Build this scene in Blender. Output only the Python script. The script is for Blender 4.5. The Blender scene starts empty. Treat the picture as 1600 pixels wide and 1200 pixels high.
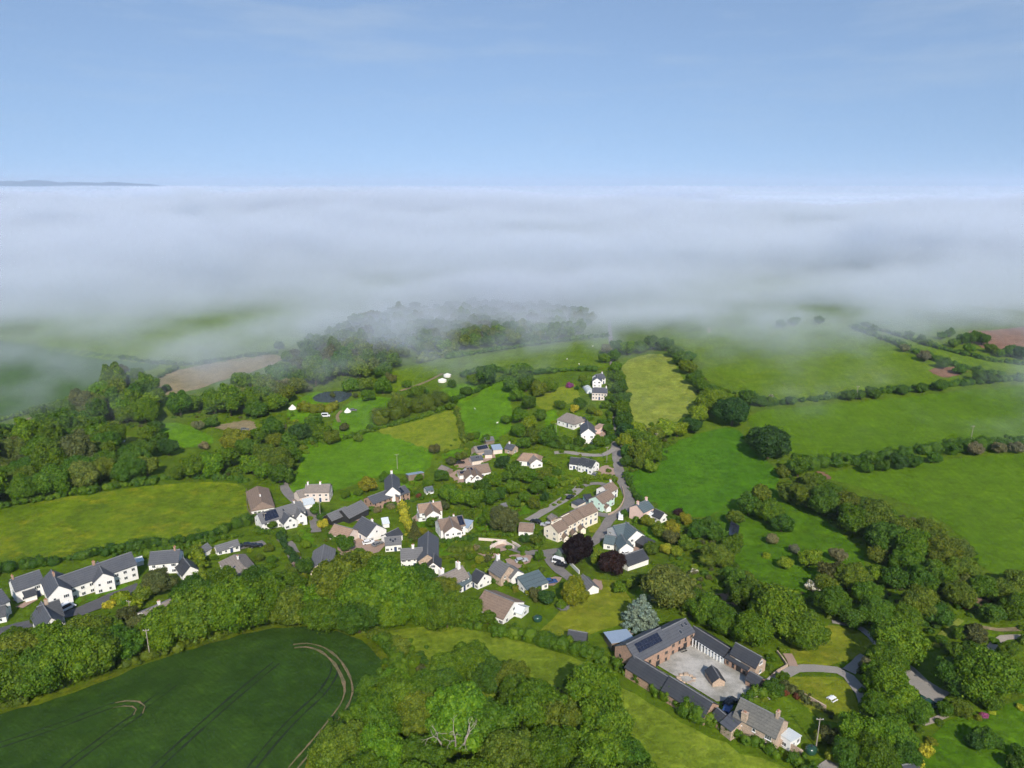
import bpy, math, random
import numpy as np
from mathutils import Vector, Matrix, geometry
R = math.radians
rng = random.Random(11)
nr = np.random.default_rng(11)
sc = bpy.context.scene
COL = sc.collection
PI = math.pi

# ------------------------------------------------------------------ camera and ground
CAM_Z, F, PITCH = 122.0, 1110.0, R(15.7)
cam = bpy.data.cameras.new('camera'); camo = bpy.data.objects.new('camera', cam); COL.objects.link(camo)
camo.location = (0, 0, CAM_Z); camo.rotation_euler = (PI/2 - PITCH, 0, 0)
cam.sensor_width = 36; cam.lens = F/1600*36; cam.clip_start = 1; cam.clip_end = 80000
sc.camera = camo
CP, SP = math.cos(PITCH), math.sin(PITCH)

def gs(x, y, cx, cy, sx, sy):
    return np.exp(-((x-cx)/sx)**2 - ((y-cy)/sy)**2)

def H(x, y):
    "ground height"
    h = 20*gs(x, y, 330, 560, 230, 170) - 9*gs(x, y, 0, 290, 190, 110) - 12*gs(x, y, -120, 430, 150, 150)
    h = h - 16*gs(x, y, 20, 760, 150, 220) + 9*gs(x, y, -420, 620, 220, 170) + 5*gs(x, y, 330, 300, 160, 110)
    h = h + 4*gs(x, y, -120, 130, 120, 60)
    h = h + 0.9*np.sin(x/61+1.3)*np.sin(y/53) + 0.35*np.sin(x/23+y/31)
    return h

def ray(px, py):
    u, v = (px-800)/F, (600-py)/F
    return np.array((u, CP + v*SP, -SP + v*CP))

def P(px, py, dz=0.0):
    "ground point seen at a photograph pixel (or the point dz above the ground seen there)"
    d = ray(px, py)
    if d[2] > -0.02: d[2] = -0.02
    t0, t1 = 60.0, None
    t = 60.0
    while t < 6000:
        if CAM_Z + t*d[2] < H(t*d[0], t*d[1]) + dz: t1 = t; break
        t0 = t; t *= 1.04
    if t1 is None: t1 = t
    for _ in range(26):
        m = (t0+t1)/2
        if CAM_Z + m*d[2] < H(m*d[0], m*d[1]) + dz: t1 = m
        else: t0 = m
    x, y = t1*d[0], t1*d[1]
    return Vector((x, y, float(H(x, y))))

def depth(p):
    return p[1]*CP - (p[2]-CAM_Z)*SP

# ------------------------------------------------------------------ materials
MATS = {}
def newmat(name):
    m = bpy.data.materials.new(name); m.use_nodes = True
    nt = m.node_tree; b = nt.nodes['Principled BSDF']
    b.inputs['Specular IOR Level'].default_value = 0.25
    b.inputs['Roughness'].default_value = 0.85
    return m, nt, b

def N(nt, t, **kw):
    n = nt.nodes.new(t)
    for k, v in kw.items():
        if k in n.inputs: n.inputs[k].default_value = v
        else: setattr(n, k, v)
    return n

def mixc(nt, a, b, fac, blend='MIX'):
    m = nt.nodes.new('ShaderNodeMix'); m.data_type = 'RGBA'; m.blend_type = blend
    for i, v in ((6, a), (7, b), (0, fac)):
        if isinstance(v, bpy.types.NodeSocket): nt.links.new(v, m.inputs[i])
        elif i == 0: m.inputs[0].default_value = v
        else: m.inputs[i].default_value = (*v, 1)
    return m.outputs[2]

def noise(nt, co, scale, detail=4, rough=.55, lo=.35, hi=.65, w=None):
    n = N(nt, 'ShaderNodeTexNoise', Scale=scale, Detail=detail, Roughness=rough)
    nt.links.new(co, n.inputs['Vector'])
    r = nt.nodes.new('ShaderNodeMapRange'); r.inputs[1].default_value = lo; r.inputs[2].default_value = hi
    nt.links.new(n.outputs['Fac'], r.inputs[0])
    return r.outputs[0]

def worldpos(nt, stretch=None, rot=0):
    g = nt.nodes.new('ShaderNodeNewGeometry')
    if stretch is None: return g.outputs['Position']
    m = nt.nodes.new('ShaderNodeMapping'); m.inputs['Scale'].default_value = (*stretch, 1); m.inputs['Rotation'].default_value = (0, 0, rot)
    nt.links.new(g.outputs['Position'], m.inputs['Vector'])
    return m.outputs[0]

def bump(nt, b, h, strength, dist):
    n = nt.nodes.new('ShaderNodeBump'); n.inputs['Strength'].default_value = strength; n.inputs['Distance'].default_value = dist
    nt.links.new(h, n.inputs['Height']); nt.links.new(n.outputs[0], b.inputs['Normal'])

def grassmat(name, c1, c2, c3=None, rot=0.0, streak=.35, big=.012, rows=0, fine=.8, patch=.5, gain=1.0):
    "turf: broad patches, mowing or drilling streaks, and fine tussock grain"
    m, nt, b = newmat(name)
    c1, c2, c3 = [c and (c[0]*1.68*gain, c[1]*1.53*gain, c[2]*.55*gain) for c in (c1, c2, c3)]
    p = worldpos(nt)
    col = mixc(nt, c1, c2, noise(nt, p, big, 5, .6, .35, .68))
    s = worldpos(nt, (.22, .012), rot)
    st = noise(nt, s, 1.0, 3, .6, .35, .7)
    col = mixc(nt, col, tuple(v*.72 for v in c1), mul(nt, st, streak))
    if c3 is not None:
        col = mixc(nt, col, c3, mul(nt, noise(nt, p, big*3.1, 6, .68, .48, .68), min(1, patch*1.35)))
    fn = noise(nt, p, .36, 7, .8, .41, .60)
    col = mixc(nt, col, tuple(v*.5 for v in c1), mul(nt, fn, fine))
    f2 = noise(nt, p, .11, 6, .7, .42, .7)
    col = mixc(nt, col, tuple(min(1, v*1.4) for v in c2), mul(nt, f2, .45))
    f3 = noise(nt, worldpos(nt, (.3, .12), rot+.9), 1.0, 5, .7, .42, .68)
    col = mixc(nt, col, (c1[0]*.62, c1[1]*.72, c1[2]*.6), mul(nt, f3, .42))
    if rows:
        w = N(nt, 'ShaderNodeTexWave', Scale=rows, Distortion=1.2, Detail=2); w.bands_direction = 'X'
        nt.links.new(worldpos(nt, (1, 1), rot), w.inputs['Vector'])
        col = mixc(nt, col, tuple(v*.75 for v in c1), mul(nt, w.outputs['Fac'], .34))
    nt.links.new(col, b.inputs['Base Color'])
    bump(nt, b, fn, .6, .5)
    b.inputs['Specular IOR Level'].default_value = 0.1
    b.inputs['Sheen Weight'].default_value = 0.0
    return m

def mul(nt, a, k):
    n = nt.nodes.new('ShaderNodeMath'); n.operation = 'MULTIPLY'; nt.links.new(a, n.inputs[0])
    if isinstance(k, bpy.types.NodeSocket): nt.links.new(k, n.inputs[1])
    else: n.inputs[1].default_value = k
    return n.outputs[0]

def mathn(nt, op, a, b=None, c=None):
    n = nt.nodes.new('ShaderNodeMath'); n.operation = op
    for i, v in enumerate((a, b, c)):
        if v is None: continue
        if isinstance(v, bpy.types.NodeSocket): nt.links.new(v, n.inputs[i])
        else: n.inputs[i].default_value = v
    return n.outputs[0]

def flatmat(name, c, c2=None, scale=.6, rough=.85, metal=0, spec=.25, obj=False, course=0, stain=.5, alpha=1):
    "plain surface with weather stains; course adds horizontal slate or tile courses"
    m, nt, b = newmat(name)
    if obj:
        tc = nt.nodes.new('ShaderNodeTexCoord'); p = tc.outputs['Object']
    else: p = worldpos(nt)
    c2 = c2 or tuple(v*.7 for v in c)
    col = mixc(nt, c, c2, mul(nt, noise(nt, p, scale, 6, .65, .38, .66), stain*1.6))
    col = mixc(nt, col, tuple(v*.6 for v in c), mul(nt, noise(nt, p, scale*7, 3, .7, .5, .8), stain))
    if course:
        sx = nt.nodes.new('ShaderNodeSeparateXYZ'); nt.links.new(p, sx.inputs[0])
        fr = mathn(nt, 'FRACT', mul(nt, sx.outputs[2], course))
        lt = mathn(nt, 'LESS_THAN', fr, .22)
        col = mixc(nt, col, tuple(v*.45 for v in c), mul(nt, lt, .55))
        v = N(nt, 'ShaderNodeTexVoronoi', Scale=2.6); nt.links.new(p, v.inputs['Vector'])
        hs = nt.nodes.new('ShaderNodeSeparateColor'); nt.links.new(v.outputs['Color'], hs.inputs[0])
        col = mixc(nt, col, tuple(min(1, x*1.5) for x in c), mul(nt, hs.outputs[0], .35))
    nt.links.new(col, b.inputs['Base Color'])
    b.inputs['Roughness'].default_value = rough; b.inputs['Metallic'].default_value = metal
    b.inputs['Specular IOR Level'].default_value = spec
    return m

# ------------------------------------------------------------------ object helpers
def mesh_np(name, V, faces, mat=None, smooth=False):
    "V n x 3 array, faces list or k x n array"
    me = bpy.data.meshes.new(name)
    V = np.asarray(V, dtype=np.float32)
    me.vertices.add(len(V)); me.vertices.foreach_set('co', V.ravel())
    if isinstance(faces, np.ndarray):
        k = faces.shape[1]; n = len(faces)
        me.loops.add(n*k); me.loops.foreach_set('vertex_index', faces.astype(np.int32).ravel())
        me.polygons.add(n); me.polygons.foreach_set('loop_start', np.arange(0, n*k, k, dtype=np.int32))
        me.polygons.foreach_set('loop_total', np.full(n, k, dtype=np.int32))
    else:
        tot = [len(f) for f in faces]
        me.loops.add(sum(tot)); me.loops.foreach_set('vertex_index', np.array([i for f in faces for i in f], dtype=np.int32))
        me.polygons.add(len(faces)); me.polygons.foreach_set('loop_start', np.cumsum([0]+tot[:-1]).astype(np.int32))
        me.polygons.foreach_set('loop_total', np.array(tot, dtype=np.int32))
    me.update(calc_edges=True); me.validate()
    me.polygons.foreach_set('use_smooth', np.full(len(me.polygons), bool(smooth)))
    for mm in (mat if isinstance(mat, (list, tuple)) else [mat]):
        if mm is not None: me.materials.append(mm)
    return me

def link(name, me, parent=None, loc=(0, 0, 0), rz=0.0, scale=None):
    o = bpy.data.objects.new(name, me); COL.objects.link(o)
    if parent is not None: o.parent = parent
    o.location = loc; o.rotation_euler = (0, 0, rz)
    if scale is not None: o.scale = scale
    return o

def tag(o, label=None, cat=None, group=None, kind=None):
    if label: o['label'] = label
    if cat: o['category'] = cat
    if group: o['group'] = group
    if kind: o['kind'] = kind
    return o

def thing(name, label, cat, loc, rz=0.0, group=None):
    return tag(link(name, None, None, loc, rz), label, cat, group)

def structure(name, me):
    return tag(link(name, me), kind='structure')

class MB:
    "collects boxes, tubes and prisms into one mesh"
    def __init__(s): s.v = []; s.f = []; s.m = []
    def add(s, vs, fs, m=0):
        k = len(s.v); s.v += [tuple(v) for v in vs]; s.f += [[k+i for i in f] for f in fs]; s.m += [m]*len(fs)
    def box(s, x0, y0, z0, x1, y1, z1, m=0, taper=0):
        t = taper
        s.add([(x0, y0, z0), (x1, y0, z0), (x1, y1, z0), (x0, y1, z0), (x0+t, y0+t, z1), (x1-t, y0+t, z1), (x1-t, y1-t, z1), (x0+t, y1-t, z1)],
              [(0, 3, 2, 1), (4, 5, 6, 7), (0, 1, 5, 4), (1, 2, 6, 5), (2, 3, 7, 6), (3, 0, 4, 7)], m)
    def tube(s, a, b, r0, r1=None, n=6, m=0):
        a, b = Vector(a), Vector(b); r1 = r0 if r1 is None else r1
        d = (b-a).normalized(); u = d.orthogonal().normalized(); w = d.cross(u)
        vs = [a+(u*math.cos(2*PI*i/n)+w*math.sin(2*PI*i/n))*r0 for i in range(n)] + [b+(u*math.cos(2*PI*i/n)+w*math.sin(2*PI*i/n))*r1 for i in range(n)]
        s.add(vs, [(i, (i+1) % n, n+(i+1) % n, n+i) for i in range(n)] + [tuple(range(n-1, -1, -1)), tuple(range(n, 2*n))], m)
    def prism(s, prof, axis, a0, a1, m=0):
        "profile of 2-D points swept along x (axis 0: prof=(y,z)) or y (axis 1: prof=(x,z))"
        n = len(prof)
        def q(a, p): return (a, p[0], p[1]) if axis == 0 else (p[0], a, p[1])
        vs = [q(a0, p) for p in prof] + [q(a1, p) for p in prof]
        s.add(vs, [(i, (i+1) % n, n+(i+1) % n, n+i) for i in range(n)] + [tuple(range(n-1, -1, -1)), tuple(range(n, 2*n))], m)
    def mesh(s, name, mats, smooth=False):
        me = mesh_np(name, np.array(s.v), s.f, mats, smooth)
        me.polygons.foreach_set('material_index', np.array(s.m, dtype=np.int32)) if len(me.polygons) == len(s.m) else None
        import bmesh
        bm = bmesh.new(); bm.from_mesh(me); bmesh.ops.recalc_face_normals(bm, faces=bm.faces); bm.to_mesh(me); bm.free()
        return me

def catmull(pts, closed=False, step=3.0):
    pts = [np.array(p[:2], dtype=float) for p in pts]; n = len(pts); out = []
    rngi = range(n if closed else n-1)
    for i in rngi:
        p1, p2 = pts[i], pts[(i+1) % n]
        p0 = pts[i-1] if (i > 0 or closed) else p1; p3 = pts[(i+2) % n] if (i+2 < n or closed) else p2
        k = max(1, int(np.linalg.norm(p2-p1)/step))
        for j in range(k):
            t = j/k
            out.append(.5*((2*p1)+(-p0+p2)*t+(2*p0-5*p1+4*p2-p3)*t*t+(-p0+3*p1-3*p2+p3)*t**3))
    if not closed: out.append(pts[-1])
    return out

def sheet(name, px, mat, dz, grid=7.0, wob=.5, world=False, hard=False):
    "a ground-hugging sheet inside a boundary given by photograph pixels"
    w = [Vector(p) for p in px] if world else [P(*p) for p in px]
    b = [np.array(p[:2]) for p in w]
    if hard: bb = []; [bb.extend([b[i]+(b[(i+1) % len(b)]-b[i])*k/8 for k in range(8)]) for i in range(len(b))]; b = bb
    else: b = catmull(b, True, max(1.2, grid*.5))
    b = [p+nr.normal(0, wob, 2)*(.0 if hard else 1) for p in b]
    B = np.array(b); n = len(b)
    lo, hi = B.min(0), B.max(0)
    pts = [Vector(p) for p in b]
    gx, gy = np.meshgrid(np.arange(lo[0], hi[0], grid), np.arange(lo[1], hi[1], grid)); gx = gx.ravel(); gy = gy.ravel()
    ins = inside(gx, gy, B)
    pts += [Vector((x, y)) for x, y in zip(gx[ins], gy[ins])]
    r = geometry.delaunay_2d_cdt(pts, [], [list(range(n))], 1, 1e-4)
    V = np.array([(v[0], v[1]) for v in r[0]]); z = H(V[:, 0], V[:, 1]) + dz
    me = mesh_np(name, np.column_stack((V, z)), [list(f) for f in r[2]], mat, True)
    if me.polygons and me.polygons[0].normal.z < 0: me.flip_normals()
    return structure(name, me)

def inside(x, y, B):
    x = np.asarray(x); y = np.asarray(y); r = np.zeros(x.shape, bool); n = len(B)
    for i in range(n):
        x1, y1 = B[i]; x2, y2 = B[(i+1) % n]
        c = ((y1 > y) != (y2 > y)) & (x < (x2-x1)*(y-y1)/((y2-y1) if abs(y2-y1) > 1e-9 else 1e-9)+x1)
        r ^= c
    return r

def ribbon(name, px, width, mat, dz, step=2.5, wob=.12, world=False):
    b = catmull(px if world else [P(*p) for p in px], False, step); n = len(b); V = []; K = 5
    for i in range(n):
        t = b[min(i+1, n-1)]-b[max(i-1, 0)]; t = t/(np.linalg.norm(t)+1e-9); s = np.array((-t[1], t[0]))
        w = width*(1+nr.normal(0, wob*.5))
        for k in range(K):
            q = b[i]+s*w*(k/(K-1)-.5); V.append((q[0], q[1], float(H(q[0], q[1]))+dz))
    Fc = np.array([(i*K+k, (i+1)*K+k, (i+1)*K+k+1, i*K+k+1) for i in range(n-1) for k in range(K-1)])
    me = mesh_np(name, V, Fc, mat, True)
    if me.polygons[0].normal.z < 0: me.flip_normals()
    return structure(name, me)

# ------------------------------------------------------------------ light, sky, view
SKYM = (.85, .245)
SUN_EL, SUN_AZ = R(38), R(171)      # azimuth clockwise from the viewing direction (+y)
w = bpy.data.worlds.new('World'); sc.world = w; w.use_nodes = True
nt = w.node_tree; bg = nt.nodes['Background']
sky = nt.nodes.new('ShaderNodeTexSky'); sky.sky_type = 'NISHITA'; sky.sun_disc = False
sky.sun_elevation = SUN_EL; sky.sun_rotation = SUN_AZ; sky.altitude = 0; sky.air_density = 1.4; sky.dust_density = .3; sky.ozone_density = 7.0
tc = nt.nodes.new('ShaderNodeTexCoord'); sx = nt.nodes.new('ShaderNodeSeparateXYZ'); cx = nt.nodes.new('ShaderNodeCombineXYZ')
nt.links.new(tc.outputs['Generated'], sx.inputs[0]); nt.links.new(sx.outputs[0], cx.inputs[0]); nt.links.new(sx.outputs[1], cx.inputs[1])
zm = nt.nodes.new('ShaderNodeMath'); zm.operation = 'MULTIPLY_ADD'; zm.inputs[1].default_value = SKYM[0]; zm.inputs[2].default_value = SKYM[1]
nt.links.new(sx.outputs[2], zm.inputs[0]); nt.links.new(zm.outputs[0], cx.inputs[2]); nt.links.new(cx.outputs[0], sky.inputs['Vector'])   # clear sea air: the murky band at the horizon is left out
hz = nt.nodes.new('ShaderNodeHueSaturation'); hz.inputs['Saturation'].default_value = .86; nt.links.new(sky.outputs[0], hz.inputs['Color'])
cm = nt.nodes.new('ShaderNodeMapping'); cm.inputs['Scale'].default_value = (2.2, 1.2, 16); cm.inputs['Rotation'].default_value = (0, R(7), R(20)); nt.links.new(tc.outputs['Generated'], cm.inputs['Vector'])
cirrus = noise(nt, cm.outputs[0], 1.6, 7, .62, .5, .82)
fade = nt.nodes.new('ShaderNodeMapRange'); fade.inputs[1].default_value = .02; fade.inputs[2].default_value = .16; nt.links.new(sx.outputs[2], fade.inputs[0])
skc = mixc(nt, hz.outputs[0], (3.6, 4.2, 4.9), mul(nt, mul(nt, cirrus, fade.outputs[0]), .45))     # thin high cirrus
nt.links.new(skc, bg.inputs[0]); bg.inputs[1].default_value = .118
sl = bpy.data.lights.new('sun', 'SUN'); sl.energy = 4.2; sl.angle = R(.53); sl.color = (1, .93, .83)
so = bpy.data.objects.new('sun', sl); COL.objects.link(so)
sd = Vector((math.sin(SUN_AZ)*math.cos(SUN_EL), math.cos(SUN_AZ)*math.cos(SUN_EL), math.sin(SUN_EL)))
so.rotation_euler = sd.to_track_quat('Z', 'Y').to_euler()
sc.view_settings.view_transform = 'Standard'; sc.view_settings.look = 'None'; sc.view_settings.exposure = .40; sc.view_settings.gamma = 1
cy = sc.cycles
cy.use_denoising = True
try: cy.denoiser = 'OPENIMAGEDENOISE'; cy.denoising_prefilter = 'FAST'
except Exception: pass
cy.use_adaptive_sampling = True; cy.adaptive_threshold = .028; cy.adaptive_min_samples = 16
cy.max_bounces = 8; cy.diffuse_bounces = 2; cy.glossy_bounces = 2; cy.transmission_bounces = 3; cy.volume_bounces = 4; cy.transparent_max_bounces = 6
cy.caustics_reflective = False; cy.caustics_refractive = False
cy.volume_max_steps = 256; cy.volume_step_rate = 1.0
# ------------------------------------------------------------------ ground sheet
def axis(parts):
    return np.unique(np.concatenate(parts))
xs = axis((np.geomspace(760, 26000, 24), -np.geomspace(760, 26000, 24), np.arange(-750, 751, 6.0)))
ys = axis((np.array([-600, -300, -100., 0]), np.arange(30, 1000, 6.0), np.geomspace(1000, 42000, 34)))
GX, GY = np.meshgrid(xs, ys)
gz = H(GX, GY)
n, k = GX.shape
idx = np.arange(n*k).reshape(n, k)
Fc = np.column_stack((idx[:-1, :-1].ravel(), idx[:-1, 1:].ravel(), idx[1:, 1:].ravel(), idx[1:, :-1].ravel()))
M_ground = grassmat('rough_grass', (.052, .098, .012), (.074, .132, .014), (.085, .108, .024), streak=.1, big=.03, fine=.7)
structure('ground', mesh_np('ground', np.column_stack((GX.ravel(), GY.ravel(), gz.ravel())), Fc, M_ground, True))
# ------------------------------------------------------------------ fields, lawns, soil
W1 = [(-70,1150),(0,1116),(60,1098),(150,1070),(240,1033),(330,1006),(400,987),(470,979),(520,983),(560,1001),(588,1024),(600,1047),(590,1075),(562,1105),(532,1140),(500,1172),(472,1210),(450,1290),(-70,1290)]
M_wheat = grassmat('young_wheat', (.022, .058, .020), (.034, .082, .026), (.050, .100, .028), rot=R(-52), streak=.55, big=.022, rows=.28, fine=0.68, gain=.85)
M_meadow = grassmat('buttercup_meadow', (.058, .106, .01), (.104, .155, .014), (.165, .168, .025), rot=R(8), streak=.7, big=.028, fine=0.75, patch=.75, gain=1.2)
M_bright = grassmat('lush_pasture', (.05, .125, .009), (.075, .165, .013), (.055, .115, .014), rot=R(30), streak=.3, big=.03, fine=0.75, gain=1.15)
M_deep = grassmat('deep_green_pasture', (.036, .11, .01), (.055, .145, .012), (.07, .16, .014), rot=R(-15), streak=.45, big=.025, fine=0.75)
M_right = grassmat('ridge_pasture', (.062, .118, .009), (.088, .15, .012), (.105, .145, .02), rot=R(12), gain=1.12, streak=.8, big=.02, fine=0.83, rows=.1)
M_right2 = grassmat('hill_pasture', (.058, .125, .008), (.08, .158, .01), (.06, .115, .01), rot=R(6), streak=.45, big=.017, fine=0.75, rows=.12)
M_hay = grassmat('cut_hay_field', (.094, .13, .05), (.132, .165, .07), (.16, .165, .085), rot=R(-4), streak=.6, big=.03, fine=0.75, gain=1.35)
M_pale = grassmat('grazed_slope', (.085, .125, .02), (.115, .15, .03), (.14, .145, .045), rot=R(40), streak=.35, big=.03, fine=0.68, gain=1.25)
M_olive = grassmat('olive_meadow', (.074, .116, .022), (.106, .152, .034), (.135, .162, .05), rot=R(-35), streak=.5, big=.035, fine=0.90, gain=1.42)
M_lawn = grassmat('garden_lawn', (.06, .115, .012), (.085, .145, .018), (.10, .14, .03), rot=R(20), streak=.4, big=.05, fine=0.60)
M_lawn2 = grassmat('dry_lawn', (.09, .125, .02), (.13, .155, .03), (.17, .165, .06), rot=R(-20), streak=.3, big=.06, fine=0.60, gain=1.2)
M_orchard = grassmat('orchard_grass', (.045, .115, .01), (.068, .15, .012), (.055, .10, .015), rot=R(-30), streak=.3, big=.05, fine=0.90)
M_teal = grassmat('far_wheat', (.03, .075, .03), (.04, .09, .035), (.035, .08, .02), rot=R(60), streak=.3, rows=.2, fine=0.45)
M_stub = grassmat('stubble', (.25, .215, .34), (.31, .27, .42), (.18, .19, .22), rot=R(25), gain=.64, streak=.4, fine=0.45)
M_red = grassmat('red_soil', (.23, .135, .24), (.28, .17, .32), (.2, .14, .24), gain=.6, streak=.3, fine=0.52)
M_soil = flatmat('bare_earth', (.20, .13, .085), (.13, .10, .06), .5)
M_verge = grassmat('rough_verge', (.06, .10, .012), (.10, .14, .02), (.12, .11, .03), streak=.1, big=.06, fine=0.95)
M_tar = flatmat('worn_tarmac', (.175, .16, .15), (.24, .215, .19), .3, stain=.6)
M_tar2 = flatmat('dark_tarmac', (.085, .085, .09), (.13, .125, .12), .3, stain=.35)
M_gravel = flatmat('pale_gravel', (.34, .29, .23), (.26, .22, .17), .5, stain=.4)
M_conc = flatmat('yard_concrete', (.47, .445, .40), (.24, .23, .195), .2, stain=.7)
M_drive = flatmat('grey_drive', (.25, .23, .205), (.32, .29, .25), .3, stain=.4)
M_terra = flatmat('pink_paving', (.36, .25, .19), (.28, .2, .15), .5, stain=.35)

sheet('wheat_field', W1, M_wheat, .10)
sheet('meadow', [(-70,815),(0,796),(60,784),(150,771),(250,758),(330,753),(375,758),(390,772),(388,800),(375,812),(330,830),(250,848),(150,862),(60,880),(0,893),(-70,905)], M_meadow, .10)
sheet('field', [(452,768),(466,735),(470,708),(482,694),(540,682),(590,676),(640,690),(668,700),(674,720),(660,737),(600,744),(560,755),(520,768),(480,772)], M_bright, .10)
sheet('field', [(592,672),(650,658),(700,642),(715,648),(721,680),(712,702),(668,702),(625,688)], M_pale, .10)
sheet('field', [(708,637),(740,622),(765,602),(790,597),(798,620),(800,660),(790,678),(760,692),(727,682)], M_bright, .10)
sheet('field', [(602,608),(615,582),(660,567),(703,559),(715,566),(702,585),(652,604),(622,611)], M_right, .10)
sheet('field', [(672,628),(700,604),(745,600),(738,618),(700,634)], M_bright, .10)
sheet('field', [(520,682),(526,650),(556,624),(608,621),(612,635),(598,652),(590,666),(545,686)], M_bright, .10)
sheet('field', [(445,650),(470,622),(500,612),(520,625),(505,650),(480,662)], M_bright, .10)
sheet('field', [(722,583),(742,562),(800,547),(880,537),(945,530),(955,542),(946,573),(880,580),(830,580),(760,572)], M_right, .10)
sheet('hay_field', [(969,580),(985,562),(1015,553),(1045,556),(1056,571),(1066,590),(1090,610),(1093,626),(1074,650),(1058,660),(1020,680),(1000,672),(986,650),(975,612)], M_hay, .10)
sheet('pasture', [(1045,525),(1130,514),(1250,504),(1330,507),(1400,530),(1460,562),(1482,583),(1496,600),(1380,608),(1290,616),(1200,627),(1180,614),(1130,592),(1085,557)], M_right, .10)
sheet('pasture', [(1172,662),(1190,642),(1300,632),(1400,622),(1500,611),(1600,603),(1700,596),(1700,690),(1600,692),(1500,697),(1380,707),(1290,714),(1240,712),(1200,692)], M_right2, .10)
sheet('pasture', [(982,745),(1000,720),(1055,692),(1110,673),(1150,670),(1166,692),(1195,718),(1216,742),(1212,758),(1150,786),(1100,808),(1045,800),(1008,788)], M_deep, .10)
sheet('pasture', [(1285,742),(1350,732),(1500,717),(1600,709),(1700,704),(1700,940),(1580,905),(1530,885),(1510,845),(1450,802),(1370,770)], M_right2, .10)
sheet('pasture', [(1345,515),(1400,533),(1460,560),(1520,575),(1600,584),(1690,590),(1690,566),(1600,562),(1500,545),(1420,522)], M_right, .10)
sheet('orchard_grass', [(1120,800),(1165,770),(1215,765),(1260,790),(1310,830),(1350,870),(1330,910),(1280,935),(1220,925),(1160,890),(1110,850)], M_orchard, .10)
sheet('meadow', [(608,985),(660,979),(710,978),(765,990),(850,1013),(912,1033),(960,1062),(1010,1098),(1060,1128),(1110,1153),(1160,1178),(1250,1218),(1290,1300),(980,1300),(900,1180),(700,1060),(640,1010)], M_olive, .10)
sheet('lawn', [(838,992),(872,960),(900,930),(930,905),(962,908),(984,938),(990,968),(940,985),(880,1002)], M_lawn2, .10)
sheet('lawn', [(1234,1012),(1262,990),(1300,978),(1342,986),(1364,1005),(1340,1030),(1290,1040),(1246,1040)], M_lawn2, .10)
sheet('lawn', [(1228,1070),(1258,1053),(1300,1055),(1328,1070),(1343,1096),(1345,1116),(1322,1132),(1285,1124),(1248,1096)], M_lawn2, .10)
sheet('lawn', [(1172,1094),(1200,1086),(1262,1108),(1276,1128),(1262,1146),(1232,1146),(1196,1122)], M_lawn, .10)
sheet('lawn', [(1432,1240),(1448,1170),(1478,1128),(1540,1110),(1680,1090),(1680,1270)], M_orchard, .10)
sheet('lawn', [(806,892),(836,876),(862,886),(868,896),(842,903),(815,902)], M_lawn, .10)
sheet('lawn', [(874,742),(890,732),(940,736),(942,742),(912,750),(884,748)], M_lawn, .10)
sheet('lawn', [(586,815),(610,808),(628,815),(632,835),(612,838)], M_lawn, .10)
sheet('lawn', [(920,812),(936,808),(940,822),(932,834),(918,832)], M_lawn2, .10)
sheet('lawn', [(958,772),(974,768),(976,790),(962,800),(950,798)], M_lawn, .10)
sheet('lawn', [(840,618),(895,600),(900,606),(905,622),(885,632),(850,642),(842,636)], M_pale, .10)
sheet('lawn', [(850,648),(868,642),(872,680),(856,690)], M_bright, .10)
sheet('lawn', [(412,842),(436,836),(440,872),(424,884),(410,868)], M_lawn, .10)
sheet('lawn', [(640,815),(655,800),(700,812),(700,835),(660,838)], M_orchard, .10)
sheet('lawn', [(330,868),(350,862),(356,884),(338,892)], M_lawn, .10)
for q in ([(98,945),(118,934),(128,938),(108,950)], [(132,936),(158,926),(162,932),(140,941)], [(162,926),(192,914),(196,921),(170,931)], [(205,916),(226,905),(232,912),(212,922)]):
    sheet('lawn', q, M_bright, .10, 3)
sheet('lawn', [(254,935),(290,914),(304,906),(300,918),(276,934)], M_lawn, .10, 4)
sheet('stubble_field', [(228,606),(252,585),(330,568),(420,554),(440,560),(420,572),(350,594),(300,610),(245,618)], M_stub, .10)
sheet('stubble_field', [(22,668),(30,658),(70,645),(130,625),(180,607),(150,630),(75,666),(30,680)], M_stub, .10)
sheet('far_wheat_field', [(-260,720),(0,660),(60,641),(130,619),(185,600),(200,588),(246,566),(100,545),(-260,520)], M_teal, .10)
sheet('far_pasture', [(195,562),(240,568),(290,572),(430,552),(480,520),(520,490),(300,490),(180,520)], M_right, .10)
sheet('far_pasture', [(60,540),(240,564),(300,510),(100,490)], M_right, .10)
sheet('red_field', [(1510,520),(1560,515),(1700,508),(1700,552),(1600,550),(1540,545)], M_red, .10)
sheet('bare_earth', [(1455,578),(1490,573),(1510,581),(1480,590),(1462,586)], M_red, .18, 4)
sheet('bare_earth', [(1272,738),(1285,738),(1300,746),(1290,750),(1278,744)], M_red, .18, 3)
sheet('bare_earth', [(1108,935),(1132,925),(1150,930),(1150,948),(1130,952)], M_soil, .18, 3)
sheet('bare_earth', [(1498,938),(1520,932),(1546,940),(1530,950),(1505,948)], M_soil, .18, 3)
sheet('bare_earth', [(335,668),(375,658),(398,660),(398,678),(370,674)], M_stub, .18, 3)
sheet('bare_earth', [(150,690),(185,682),(215,684),(210,694),(170,698)], M_hay, .12, 3)
sheet('field', [(235,668),(270,660),(300,668),(330,682),(330,692),(290,700),(262,690)], M_bright, .10)
sheet('rough_verge', [(0,1108),(100,1075),(230,1030),(330,1000),(400,980),(470,972),(540,978),(600,1010),(622,1050),(606,1080),(560,1120),(520,1170),(480,1230),(440,1290),(380,1290),(-80,1290),(-80,1130)], M_verge, .05)

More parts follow.
